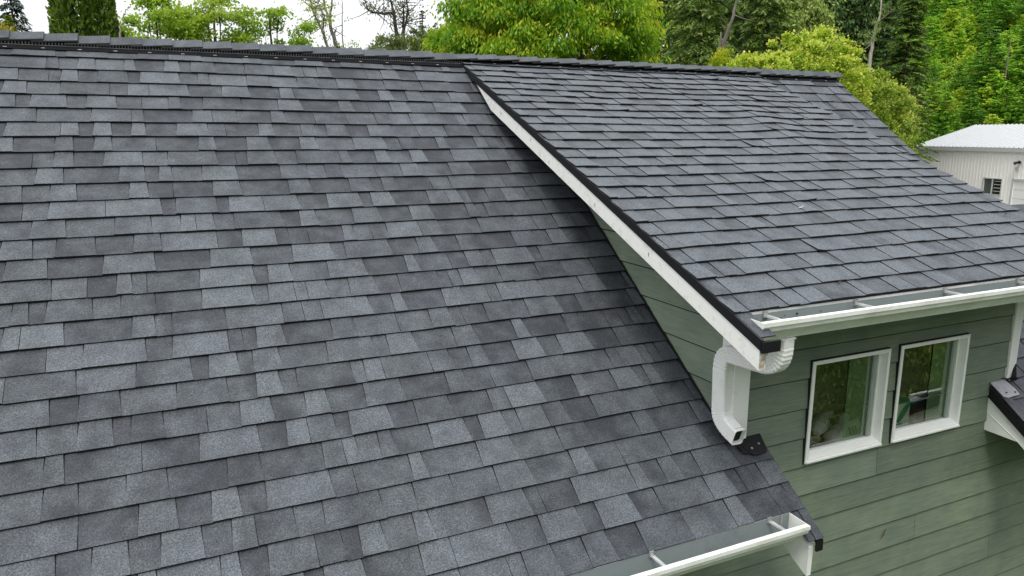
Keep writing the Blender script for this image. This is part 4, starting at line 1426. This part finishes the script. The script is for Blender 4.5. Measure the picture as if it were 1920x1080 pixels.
# --- lacy deciduous trees against the white sky
broad_tree('maple_tree', 'bright green rounded tree right of the arborvitae columns', 'tree', 312, 22.0, 66, (1.25, 1.2, 1.15), 74, 125, (0.34, 0.34, 0.17), 'flat', 0.105, 0.07, LF_GREEN, BARK_D, 'lacy trees against the white sky', 0.10, 0.45, 0.2, 26, (0.4, 0.85))
broad_tree('maple_tree', 'tall lacy green tree with its trunk showing, middle of the lacy trees', 'tree', 420, 23.0, 48, (1.15, 1.1, 1.7), 62, 120, (0.34, 0.34, 0.17), 'flat', 0.10, 0.066, LF_GREEN, BARK_D, 'lacy trees against the white sky', 0.10, 0.35, 0.25, 30, (0.35, 0.9), top_trunk=0.9)
broad_tree('maple_tree', 'thin lacy tree with bare twigs, right of the lacy trees', 'tree', 520, 24.0, 72, (1.35, 1.1, 0.98), 50, 110, (0.30, 0.30, 0.15), 'flat', 0.10, 0.064, LF_GREEN, BARK_D, 'lacy trees against the white sky', 0.09, 0.4, 0.2, 30, (0.25, 0.8), top_trunk=0.85)

# --- bare and thin trees
def stem_tree(name, label, stems, F, bark, leaves=None, mat=None, r0=0.07, twigs=10, cat='tree'):
    u0, v0 = stems[0][0]
    x0, y0 = at(u0, F); g = ground_h(x0, y0)
    e = empty(name, (x0, y0, g), label, cat)
    mb = MB(); tips = []
    for si, st in enumerate(stems):
        pts = []
        for (u, v) in st:
            x, y = at(u, F); pts.append(np.array([x, y + rng.normal(0, 0.05), zat(v, F, u)]))
        if si == 0: pts = [np.array([x0, y0, g - 0.2])] + pts
        rr0 = r0 if si == 0 else r0 * 0.6
        dense = [pts[0]]
        for a, b in zip(pts[:-1], pts[1:]):
            for q in (0.33, 0.66, 1.0): dense.append(a + (b - a) * q + rng.normal(0, 0.018, 3) * (q < 1))
        mb.tube(dense, [rr0 * (1 - 0.72 * i / (len(dense) - 1)) for i in range(len(dense))], 6)
        for _ in range(twigs):
            f = rng.uniform(0.35, 1.0); i = int(f * (len(dense) - 1)); p = dense[i]
            ln = rng.uniform(0.25, 0.8)
            d = unit(rng.normal(0, 1, 3) * np.array([1, 1, 0.55]) + np.array([0, 0, 0.35]))
            m1 = p + d * ln * 0.5 + rng.normal(0, 0.04, 3); q = p + d * ln + np.array([0, 0, rng.uniform(-0.1, 0.2)])
            mb.tube([p, m1, q], [0.016, 0.010, 0.004], 4, caps=False)
            tips += [m1, q]
    mb.build('trunk', bark, e, smooth=True)
    if leaves:
        idx = rng.choice(len(tips), int(len(tips) * leaves[0]), replace=False)
        cents = [tips[i] for i in idx]
        C, A, B, Ls, T = clump_leaves(cents, [np.array([0.17, 0.17, 0.13]) * rng.uniform(0.6, 1.5) for _ in cents], leaves[1], 'droop', 0.075, 0.04, rng.uniform(0.3, 0.8, len(cents)))
        leaf_object('crown', C, A, B, Ls, Ls * 0.5, T, mat, e, (x0, y0, g))
    return e
stem_tree('thin_tree', 'thin leaning tree with sparse olive leaves left of the bare trees', [[(624, 92), (612, 52), (598, 15), (588, -30)], [(614, 60), (620, 30), (606, -10)]], 25.0, BARK_G, (0.7, 11), LF_BUSH, 0.06, 26)
stem_tree('bare_tree', 'bare forked grey tree with no leaves against the white sky', [[(640, 92), (631, 60), (626, 35), (621, 8), (618, -15)], [(628, 38), (634, 15), (637, -20)], [(634, 70), (641, 52)]], 26.0, BARK_G, None, None, 0.085, 5)
stem_tree('bare_sapling', 'thin straight bare sapling right of the forked bare tree', [[(652, 92), (651, 60), (652, 20), (652, -20)]], 27.0, BARK_G, None, None, 0.03, 1)
stem_tree('sparse_tree', 'dark twin trunk tree with few leaves left of the blue spruce', [[(757, 88), (749, 50), (744, 20), (735, -25)], [(757, 80), (764, 50), (771, 20), (768, -25)], [(746, 26), (728, 27), (705, 24), (693, 15)], [(760, 65), (763, 35), (765, 5)]], 24.0, BARK_D, (0.55, 8), LF_OLIVE, 0.09, 24)
stem_tree('dead_stalk', 'pale bent dead stalk beside the right arborvitae column', [[(245, 62), (250, 44), (258, 26), (270, 10)]], 15.0, BARK_W, None, None, 0.022, 0, 'stalk')
stem_tree('dead_branch', 'pale dead branch in front of the rounded green tree', [[(288, 72), (298, 62), (316, 52)]], 15.0, BARK_W, None, None, 0.014, 0, 'branch')
conifer('spruce_tree', 'small bluish spruce left of the big lime green tree', 'tree', 797, 42.0, 12, 1.35, LF_SPRUCE, BARK_D, whorls=34, per_w=6, sprays=22, droop=0.15, L=0.26, W=0.07, z0=0.3, tmean=0.5, pw=1.0)
conifer('spruce_tree', 'second faint spruce tip touching the lime green tree', 'tree', 821, 46.0, 36, 1.6, LF_SPRUCE, BARK_D, whorls=30, per_w=6, sprays=18, droop=0.15, L=0.26, W=0.07, z0=0.3, tmean=0.4, pw=1.0)
broad_tree('shrub', 'green bushy shrub under the dark twin trunk tree', 'shrub', 752, 20.0, 100, (0.85, 0.8, 0.42), 46, 130, (0.2, 0.2, 0.14), 'up', 0.075, 0.035, LF_OLIVE, BARK_D, nl=8, tones=(0.4, 0.9))
broad_tree('shrub', 'darker green shrub below the small bluish spruce', 'shrub', 800, 23.0, 92, (0.55, 0.6, 0.7), 40, 130, (0.2, 0.2, 0.14), 'up', 0.075, 0.035, LF_OLIVE, BARK_D, nl=8, tones=(0.2, 0.6))
broad_tree('shrub', 'small green shrub tip behind the ridge right of the bare sapling', 'shrub', 672, 20.0, 104, (0.35, 0.4, 0.28), 14, 90, (0.14, 0.14, 0.12), 'up', 0.07, 0.03, LF_GREEN, BARK_D, nl=5, tones=(0.3, 0.7))
broad_tree('shrub', 'sparse pale twiggy shrub left of the bare forked tree', 'shrub', 640, 19.0, 108, (0.65, 0.3, 0.26), 12, 60, (0.12, 0.12, 0.10), 'up', 0.06, 0.03, LF_OLIVE, BARK_D, nl=8, tones=(0.5, 0.8))

# --- the big lime green tree
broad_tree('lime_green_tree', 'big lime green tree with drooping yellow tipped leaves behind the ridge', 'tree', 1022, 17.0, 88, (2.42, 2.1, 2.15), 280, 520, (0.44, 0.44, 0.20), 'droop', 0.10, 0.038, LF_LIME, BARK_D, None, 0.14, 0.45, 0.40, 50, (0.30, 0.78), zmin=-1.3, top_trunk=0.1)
broad_tree('lime_green_tree', 'lower lime green tree mass at the left foot of the big one', 'tree', 860, 18.0, 96, (0.62, 0.8, 0.55), 34, 330, (0.3, 0.3, 0.2), 'droop', 0.10, 0.038, LF_LIME, BARK_D, None, 0.08, 0.5, 0.55, 10, (0.55, 0.85))

# --- cedars and the dark wood
conifer('cedar_tree', 'feathery green cedar right behind the big lime tree', 'tree', 1225, 27.0, -200, 2.6, LF_CEDAR, BARK_D, whorls=64, per_w=9, sprays=74, droop=0.55, L=0.19, W=0.05, pw=0.6, tmean=0.40)
conifer('cedar_tree', 'feathery green cedar with pale drooping boughs left of the grey trunk', 'tree', 1305, 24.0, -230, 2.2, LF_CEDAR, BARK_D, whorls=64, per_w=9, sprays=76, droop=0.6, L=0.19, W=0.05, pw=0.6, tmean=0.55)
conifer('cedar_tree', 'dense green cedar right of the leaning grey trunk', 'tree', 1425, 25.0, -170, 2.0, LF_CEDAR, BARK_D, whorls=62, per_w=9, sprays=72, droop=0.5, L=0.19, W=0.055, pw=0.65, tmean=0.50)
stem_tree('grey_trunk_tree', 'leaning grey trunk standing between two cedars', [[(1345, 110), (1350, 75), (1358, 40), (1366, 10), (1369, -40)], [(1338, 112), (1339, 60)]], 21.5, BARK_G, None, None, 0.085, 3)
broad_tree('lime_shrub', 'small lime green bush tip in front of the grey trunk', 'shrub', 1355, 17.0, 140, (0.38, 0.4, 0.50), 34, 110, (0.13, 0.13, 0.14), 'up', 0.08, 0.02, LF_LIME, BARK_D, nl=5, tones=(0.75, 1.0))
conifer('fir_tree', 'dark fir in the wood above the flowering bush', 'tree', 1530, 50.0, -260, 4.2, LF_DARK, BARK_D, whorls=54, per_w=8, sprays=46, droop=0.4, L=0.50, W=0.13, pw=0.7, tmean=0.42)
conifer('fir_tree', 'dark fir in the wood behind the cedar', 'tree', 1450, 52.0, -260, 4.0, LF_DARK, BARK_D, whorls=50, per_w=8, sprays=42, droop=0.4, L=0.50, W=0.13, pw=0.7, tmean=0.36)
conifer('fir_tree', 'dark fir in the wood left of the pale thin trunk', 'tree', 1600, 52.0, -280, 4.0, LF_DARK, BARK_D, whorls=54, per_w=8, sprays=42, droop=0.4, L=0.50, W=0.13, pw=0.7, tmean=0.36)
conifer('fir_tree', 'dark fir at the back of the wood behind the grey trunk', 'tree', 1370, 50.0, -240, 3.8, LF_DARK, BARK_D, whorls=46, per_w=8, sprays=38, droop=0.4, L=0.50, W=0.13, pw=0.7, tmean=0.40)
conifer('fir_tree', 'dark fir at the top edge of the hillside', 'tree', 1745, 84.0, -90, 3.0, LF_DARK, BARK_D, whorls=44, per_w=8, sprays=38, droop=0.4, L=0.50, W=0.13, pw=0.7, tmean=0.45)
broad_tree('broadleaf_tree', 'mid green leafy tree in the wood between cedar and dark firs', 'tree', 1490, 40.0, 60, (2.2, 2.0, 2.6), 90, 130, (0.55, 0.55, 0.35), 'droop', 0.22, 0.10, LF_CEDAR, BARK_D, None, 0.16, 0.5, 0.3, 20, (0.5, 0.95))
broad_tree('broadleaf_tree', 'dark leafy tree at the top of the wood above the flowering bush', 'tree', 1590, 45.0, 10, (2.6, 2.0, 2.6), 80, 130, (0.6, 0.6, 0.4), 'droop', 0.22, 0.11, LF_DARK, BARK_D, None, 0.16, 0.5, 0.3, 20, (0.4, 0.9))
conifer('fir_tree', 'fir filling the gap behind the feathery cedar and the big lime tree', 'tree', 1265, 38.0, -160, 3.0, LF_CEDAR, BARK_D, whorls=56, per_w=8, sprays=64, droop=0.45, L=0.26, W=0.075, pw=0.6, tmean=0.3)
conifer('fir_tree', 'fir filling the gap behind the leaning grey trunk', 'tree', 1385, 36.0, -200, 2.8, LF_CEDAR, BARK_D, whorls=56, per_w=8, sprays=64, droop=0.45, L=0.26, W=0.075, pw=0.6, tmean=0.22)
conifer('fir_tree', 'shaded fir behind the mid green leafy tree', 'tree', 1565, 46.0, -200, 3.2, LF_DARK, BARK_D, whorls=56, per_w=8, sprays=64, droop=0.4, L=0.42, W=0.12, pw=0.6, tmean=0.55)
broad_tree('broadleaf_tree', 'broad dim leafy tree far back behind the cedars', 'tree', 1300, 56.0, 70, (6.5, 3.0, 6.0), 150, 120, (1.1, 1.1, 0.8), 'droop', 0.34, 0.17, LF_DARK, BARK_D, None, 0.22, 0.4, 0.3, 16, (0.2, 0.7))
broad_tree('broadleaf_tree', 'broad dim leafy tree far back above the flowering bush', 'tree', 1520, 60.0, 60, (6.5, 3.0, 7.0), 150, 120, (1.1, 1.1, 0.8), 'droop', 0.34, 0.17, LF_DARK, BARK_D, None, 0.22, 0.4, 0.3, 16, (0.2, 0.7))
broad_tree('broadleaf_tree', 'dim leafy tree far back behind the leaning grey trunk', 'tree', 1345, 44.0, 60, (3.4, 2.4, 4.4), 120, 150, (0.7, 0.7, 0.5), 'droop', 0.26, 0.13, LF_DARK, BARK_D, None, 0.2, 0.3, 0.3, 16, (0.3, 0.8))
stem_tree('pale_trunk_tree', 'thin pale trunk at the edge of the wood above the flowering bush', [[(1617, 100), (1620, 70), (1624, 40), (1627, -10)]], 36.0, BARK_W, (0.8, 40), LF_CEDAR, 0.10, 14)
conifer('fir_tree', 'large dense fir standing left of the bright young hillside', 'tree', 1685, 40.0, -60, 1.9, LF_CEDAR, BARK_D, whorls=60, per_w=9, sprays=70, droop=0.32, L=0.23, W=0.065, pw=0.6, tmean=0.42, z0=0.25)
conifer('fir_tree', 'shaded lower fir tucked between pale trunk and large fir', 'tree', 1648, 44.0, -30, 2.2, LF_DARK, BARK_D, whorls=50, per_w=8, sprays=36, droop=0.32, L=0.23, W=0.065, pw=0.6, tmean=0.6)

# --- flowering bushes right behind the roof's right end
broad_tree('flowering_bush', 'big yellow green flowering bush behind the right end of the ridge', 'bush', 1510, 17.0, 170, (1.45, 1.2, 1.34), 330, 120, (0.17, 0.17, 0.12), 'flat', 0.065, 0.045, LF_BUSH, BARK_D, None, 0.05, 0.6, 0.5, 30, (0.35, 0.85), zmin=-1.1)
broad_tree('flowering_bush', 'lower lime green bush left of the big flowering bush', 'bush', 1415, 15.5, 150, (0.75, 0.6, 0.52), 100, 110, (0.14, 0.14, 0.11), 'flat', 0.065, 0.04, LF_BUSH, BARK_D, None, 0.04, 0.5, 0.4, 12, (0.5, 0.9))
broad_tree('flowering_bush', 'dull olive bush hanging right of the roof edge below the flowering bush', 'bush', 1620, 18.0, 245, (0.92, 1.0, 1.55), 260, 110, (0.17, 0.17, 0.13), 'flat', 0.065, 0.042, LF_DULL, BARK_D, None, 0.05, 0.6, 0.4, 24, (0.3, 0.8))
broad_tree('flowering_bush', 'golden topped bush at the foot of the bright hillside', 'bush', 1668, 36.0, 240, (1.2, 1.2, 1.9), 150, 130, (0.28, 0.28, 0.2), 'flat', 0.10, 0.06, LF_DULL, BARK_D, None, 0.06, 0.6, 0.6, 20, (0.35, 0.8))
broad_tree('broadleaf_tree', 'fresh green bush just above the left end of the metal shop roof', 'bush', 1690, 50.0, 285, (1.2, 1.2, 1.5), 90, 120, (0.42, 0.42, 0.26), 'droop', 0.15, 0.07, LF_YOUNG, BARK_D, None, 0.06, 0.6, 0.3, 12, (0.3, 0.8))

# --- young conifers on the steep hillside: a few prototypes, then copies
protos = []
for k in range(6):
    h = (3.4, 2.8, 4.2, 2.4, 3.2, 5.0)[k]
    protos.append((h,) + conifer_arrays(h, h * (0.52, 0.58, 0.45, 0.62, 0.55, 0.40)[k], (14, 12, 16, 11, 13, 18)[k], 9, 46, (0.12, 0.05, 0.2, 0.0, 0.15, 0.25)[k], 0.24, 0.08, 0.05, 0.75, 0.14, (0.45, 0.70, 0.28, 0.88, 0.58, 0.18)[k]))
GRP = 'young conifers on the steep hillside'
LAB = 'bright green young conifer on the steep hillside above the metal shop'
made = {}
cnt = 0
tries = 0
placed = []
while cnt < 200 and tries < 9000:
    tries += 1
    F = rng.uniform(51, 92); u = rng.uniform(1630, 1990)
    x, y = at(u, F)
    dens = 0.5 + 0.5 * math.sin(x * 0.45 + 1.3 * math.sin(y * 0.31)) * math.sin(y * 0.38 + 0.7)
    if min([9] + [math.hypot(x - a, y - b) for a, b in placed]) < 1.2 + 1.0 * dens: continue
    rel = np.array([x - 42.33, y - 25.16]); al_ = rel @ np.array([0.249, 0.9686]); bl = rel @ np.array([-0.9686, 0.249])
    if -17 < al_ < 1.8 and bl > -9.8: continue
    if F < 60 and u < 1790: continue
    placed.append((x, y))
    g = ground_h(x, y)
    k = int(rng.choice(6, p=(0.2, 0.2, 0.15, 0.17, 0.18, 0.10)))
    if k not in made:
        h, C, A, B, Ls, T, br = protos[k]
        e = empty('young_conifer', (x, y, g), LAB, 'conifer', GRP)
        o = np.array([x, y, g])
        c1 = leaf_object('crown', C + o, A, B, Ls, Ls * 0.36, T, LF_YOUNG, e, o)
        mb = MB(); mb.tube([(x, y, g - 0.1), (x, y, g + h * 0.6), (x, y, g + h)], [0.06, 0.035, 0.008], 6)
        t1 = mb.build('trunk', BARK_D, e)
        made[k] = (e, c1, t1)
    else:
        e0, c1, t1 = made[k]
        e = e0.copy(); COL.objects.link(e); e.location = (x, y, g); WORLD[e.name] = np.array([x, y, g])
        sc = float(rng.uniform(0.45, 1.3)); e.scale = (sc, sc, sc * float(rng.uniform(0.9, 1.15)))
        e.rotation_euler = (0, 0, float(rng.uniform(0, 6.28)))
        for ch in (c1, t1):
            c = ch.copy(); COL.objects.link(c); c.parent = e
    cnt += 1
# fern and bramble cover between the young trees
Cs = []
while len(Cs) < 3600:
    F = rng.uniform(48, 95); u = rng.uniform(1600, 2010); x, y = at(u, F)
    rel = np.array([x - 42.33, y - 25.16]); al_ = rel @ np.array([0.249, 0.9686]); bl = rel @ np.array([-0.9686, 0.249])
    if -17 < al_ < 1.2 and bl > -9.2: continue
    Cs.append((x, y, ground_h(x, y) + rng.uniform(0.15, 1.1) * rng.random() + 0.1))
tcs = np.array([0.5 + 0.28 * math.sin(c[0] * 0.5 + 1.7 * math.sin(c[1] * 0.4)) + rng.normal(0, 0.12) for c in Cs])
C, A, B, Ls, T = clump_leaves(np.array(Cs), [np.array([0.6, 0.6, 0.42]) * rng.uniform(0.7, 1.5) for _ in Cs], 42, 'flat', 0.22, 0.1, tcs)
tag(leaf_object('undergrowth', C, A, B, Ls, Ls * 0.45, T, LF_YOUNG, None, Cs[0]), 'bright green ferns and brambles covering the steep hillside', 'undergrowth', kind='stuff')

def hill_bush(label, u, F, r, mat, tones, name='hillside_bush'):
    x, y = at(u, F); g = ground_h(x, y)
    e = empty(name, (x, y, g), label, 'bush')
    cents = shell_points(26, (x, y, g + r * 0.9), (r, r, r), 0.4, -r * 0.5)
    C, A, B, Ls, T = clump_leaves(cents, [np.array([0.4, 0.4, 0.3]) * r for _ in cents], 60, 'up', 0.22, 0.10, rng.uniform(*tones, len(cents)))
    leaf_object('crown', C, A, B, Ls, Ls * 0.45, T, mat, e, (x, y, g))
    mb = MB(); mb.tube([(x, y, g - 0.1), (x, y, g + r)], [0.05, 0.02], 6); mb.build('trunk', BARK_D, e)
hill_bush('golden orange bush on the hillside below the grey stump', 1842, 66.0, 1.35, LF_GOLD, (0.4, 0.9))
hill_bush('rusty yellow bush at the left edge of the bright hillside', 1755, 62.0, 1.1, LF_GOLD, (0.5, 1.0))
hill_bush('pale yellow bush low on the hillside above the shop ridge', 1838, 56.0, 1.2, LF_GOLD, (0.3, 0.8))
hill_bush('rust tinted bush high on the hillside above the grey stump', 1848, 82.0, 1.3, LF_GOLD, (0.5, 1.0))
def stump():
    F = min(np.arange(52, 95, 0.5), key=lambda q: abs(pix((*at(1838, q), ground_h(*at(1838, q))))[1] - 88))
    x, y = at(1838, F); g = ground_h(x, y)
    e = empty('tree_stump', (x, y, g), 'weathered grey tree stump high on the green hillside', 'stump')
    zt = g + 1.7
    mb = MB()
    for k in range(9):
        a = 2 * math.pi * k / 9
        hh = (zt - g) * rng.uniform(0.8, 1.05)
        mb.tube([(x + 0.62 * math.cos(a), y + 0.62 * math.sin(a), g - 0.1), (x + 0.40 * math.cos(a), y + 0.40 * math.sin(a), g + hh * 0.5), (x + 0.34 * math.cos(a), y + 0.34 * math.sin(a), g + hh)], [0.22, 0.15, 0.10], 6)
    mb.tube([(x, y, g - 0.1), (x, y, g + (zt - g) * 0.75)], [0.5, 0.36], 10)
    mb.build('trunk', mat_bark('stump_wood', (0.16, 0.14, 0.12), (0.36, 0.33, 0.30), 5.0), e)
stump()
for (u, v0, v1, F, lab) in ((1872, 98, 70, 62.0, 'thin dead pole standing among the hillside conifers'),):
    stem_tree('dead_pole', lab, [[(u, v0), (u + 1, v1)]], F, BARK_G, None, None, 0.06, 0, 'pole')

# --- planting in front of the house, seen mirrored in the window glass
def front_bush(name, label, x, y, r, h, mat, tones, L=0.08, n=90, kind='droop'):
    e = empty(name, (x, y, GZ), label, 'bush')
    cents = shell_points(n, (x, y, GZ + h * 0.5), (r, r, h * 0.5), 0.45)
    C, A, B, Ls, T = clump_leaves(cents, [np.array([0.4, 0.4, 0.3]) * rng.uniform(0.8, 1.3) for _ in cents], 150, kind, L, L * 0.4, rng.uniform(*tones, len(cents)))
    leaf_object('crown', C, A, B, Ls, Ls * 0.4, T, mat, e, (x, y, GZ))
    mb = MB(); mb.tube([(x, y, GZ - 0.1), (x, y, GZ + h * 0.7)], [0.08, 0.02], 6); mb.build('trunk', BARK_D, e)
front_bush('front_bush', 'dark green bush in the front garden left of the orange one', 9.4, -7.2, 1.3, 2.6, LF_CEDAR, (0.2, 0.7))
front_bush('front_bush', 'orange tinted bush in the front garden', 11.8, -6.9, 1.1, 1.8, LF_GOLD, (0.3, 1.0))
front_bush('front_bush', 'tall dark shrub at the far side of the front garden', 12.8, -9.6, 2.0, 4.4, LF_DARK, (0.4, 0.9), 0.09, 110)
front_bush('front_bush', 'olive shrub near the front wall of the house', 8.2, -9.6, 1.2, 1.7, LF_OLIVE, (0.2, 0.6))
front_bush('front_bush', 'broad dark shrub furthest from the front wall', 17.5, -11.0, 2.6, 5.5, LF_CEDAR, (0.2, 0.6), 0.1, 130)
front_bush('front_bush', 'green shrub at the garden edge behind the orange bush', 15.4, -6.6, 1.7, 3.2, LF_DARK, (0.4, 1.0), 0.09, 100)

# tall firs added unseen behind the camera to close off the low front sky
C, A, B, Ls, T, br = conifer_arrays(17.0, 3.6, 46, 8, 26, 0.4, 0.7, 0.2, 0.06, 0.75, 0.0, 0.4)
e1 = None
for k, (x, y, sc) in enumerate(((-14, -25, 1.0), (-8, -29, 1.1), (-3, -24, 0.9), (2.5, -28, 1.15), (7, -25, 1.0), (11.5, -28.5, 1.1), (16, -24, 0.95), (20.5, -27, 1.1), (26, -23, 1.0), (5, -34, 1.2), (14, -35, 1.2), (-5, -36, 1.2), (23, -34, 1.15))):
    if e1 is None:
        e1 = empty('sky_blocker_fir', (x, y, GZ), 'tall dark fir added unseen behind the camera to block low sky', 'tree', 'unseen firs added to block the low sky')
        o = np.array([x, y, GZ])
        f1 = leaf_object('crown', C + o, A, B, Ls, Ls * 0.3, T, LF_DARK, e1, o)
        mb = MB(); mb.tube([(x, y, GZ - 0.2), (x, y, GZ + 9), (x, y, GZ + 16.8)], [0.32, 0.2, 0.03], 8); f2 = mb.build('trunk', BARK_D, e1)
    else:
        e = e1.copy(); COL.objects.link(e); e.location = (x, y, GZ); e.scale = (sc, sc, sc); e.rotation_euler = (0, 0, 1.7 * k)
        for ch in (f1, f2):
            c = ch.copy(); COL.objects.link(c); c.parent = e

# small marks: a scar in the siding, a white dropping and a dark twig on the dormer roof
mb = MB()
pr = [(3.885, -3.132), (3.905, -3.112), (3.925, -3.070), (3.944, -3.064), (3.930, -3.085), (3.925, -3.105), (3.905, -3.122)]
yy = -3.0575
mb.quad([(x, yy, z) for x, z in pr]); mb.build('scar', mat_plain('bare_fibre', (0.11, 0.075, 0.04), 0.9, 0.1), front_wall)
mb = MB()
for dx, ds_, w in ((0, 0, 0.009), (0.015, -0.003, 0.005), (0.028, -0.012, 0.005), (-0.012, 0.004, 0.006), (0.041, -0.018, 0.003)):
    c = (3.486 + dx, 2.78 + ds_)
    mb.quad([PD(c[0] + w * math.cos(a) * 1.3, c[1] + w * math.sin(a) * 0.7, 0.0095) for a in np.linspace(0, 2 * math.pi, 9)[:-1]])
mb.build('white_mark', mat_plain('dried_dropping', (0.42, 0.43, 0.43), 0.8, 0.1), dormer_roof)
for (x, ss) in ((5.13, 3.03), (3.02, 3.57)):
    mb = MB(); mb.tube([PD(x - 0.02, ss + 0.006, 0.012), PD(x, ss, 0.018), PD(x + 0.022, ss - 0.01, 0.012)], [0.003, 0.005, 0.002], 5)
    mb.build('twig', BARK_D, dormer_roof)
for k in range(26):
    x = rnd.uniform(2.36, 2.95)
    mb = MB(); y = -3.404 - rnd.uniform(0, 0.004); z = -1.428 - rnd.uniform(0.01, 0.075); w = rnd.uniform(0.0015, 0.004)
    if k > 15: y, z = -3.404 - rnd.uniform(0.01, 0.065), -1.5225
    mb.box((x - w, y - w, z - w), (x + w, y + w * 0.5, z + w)); mb.build('speck', M_DARK, house)
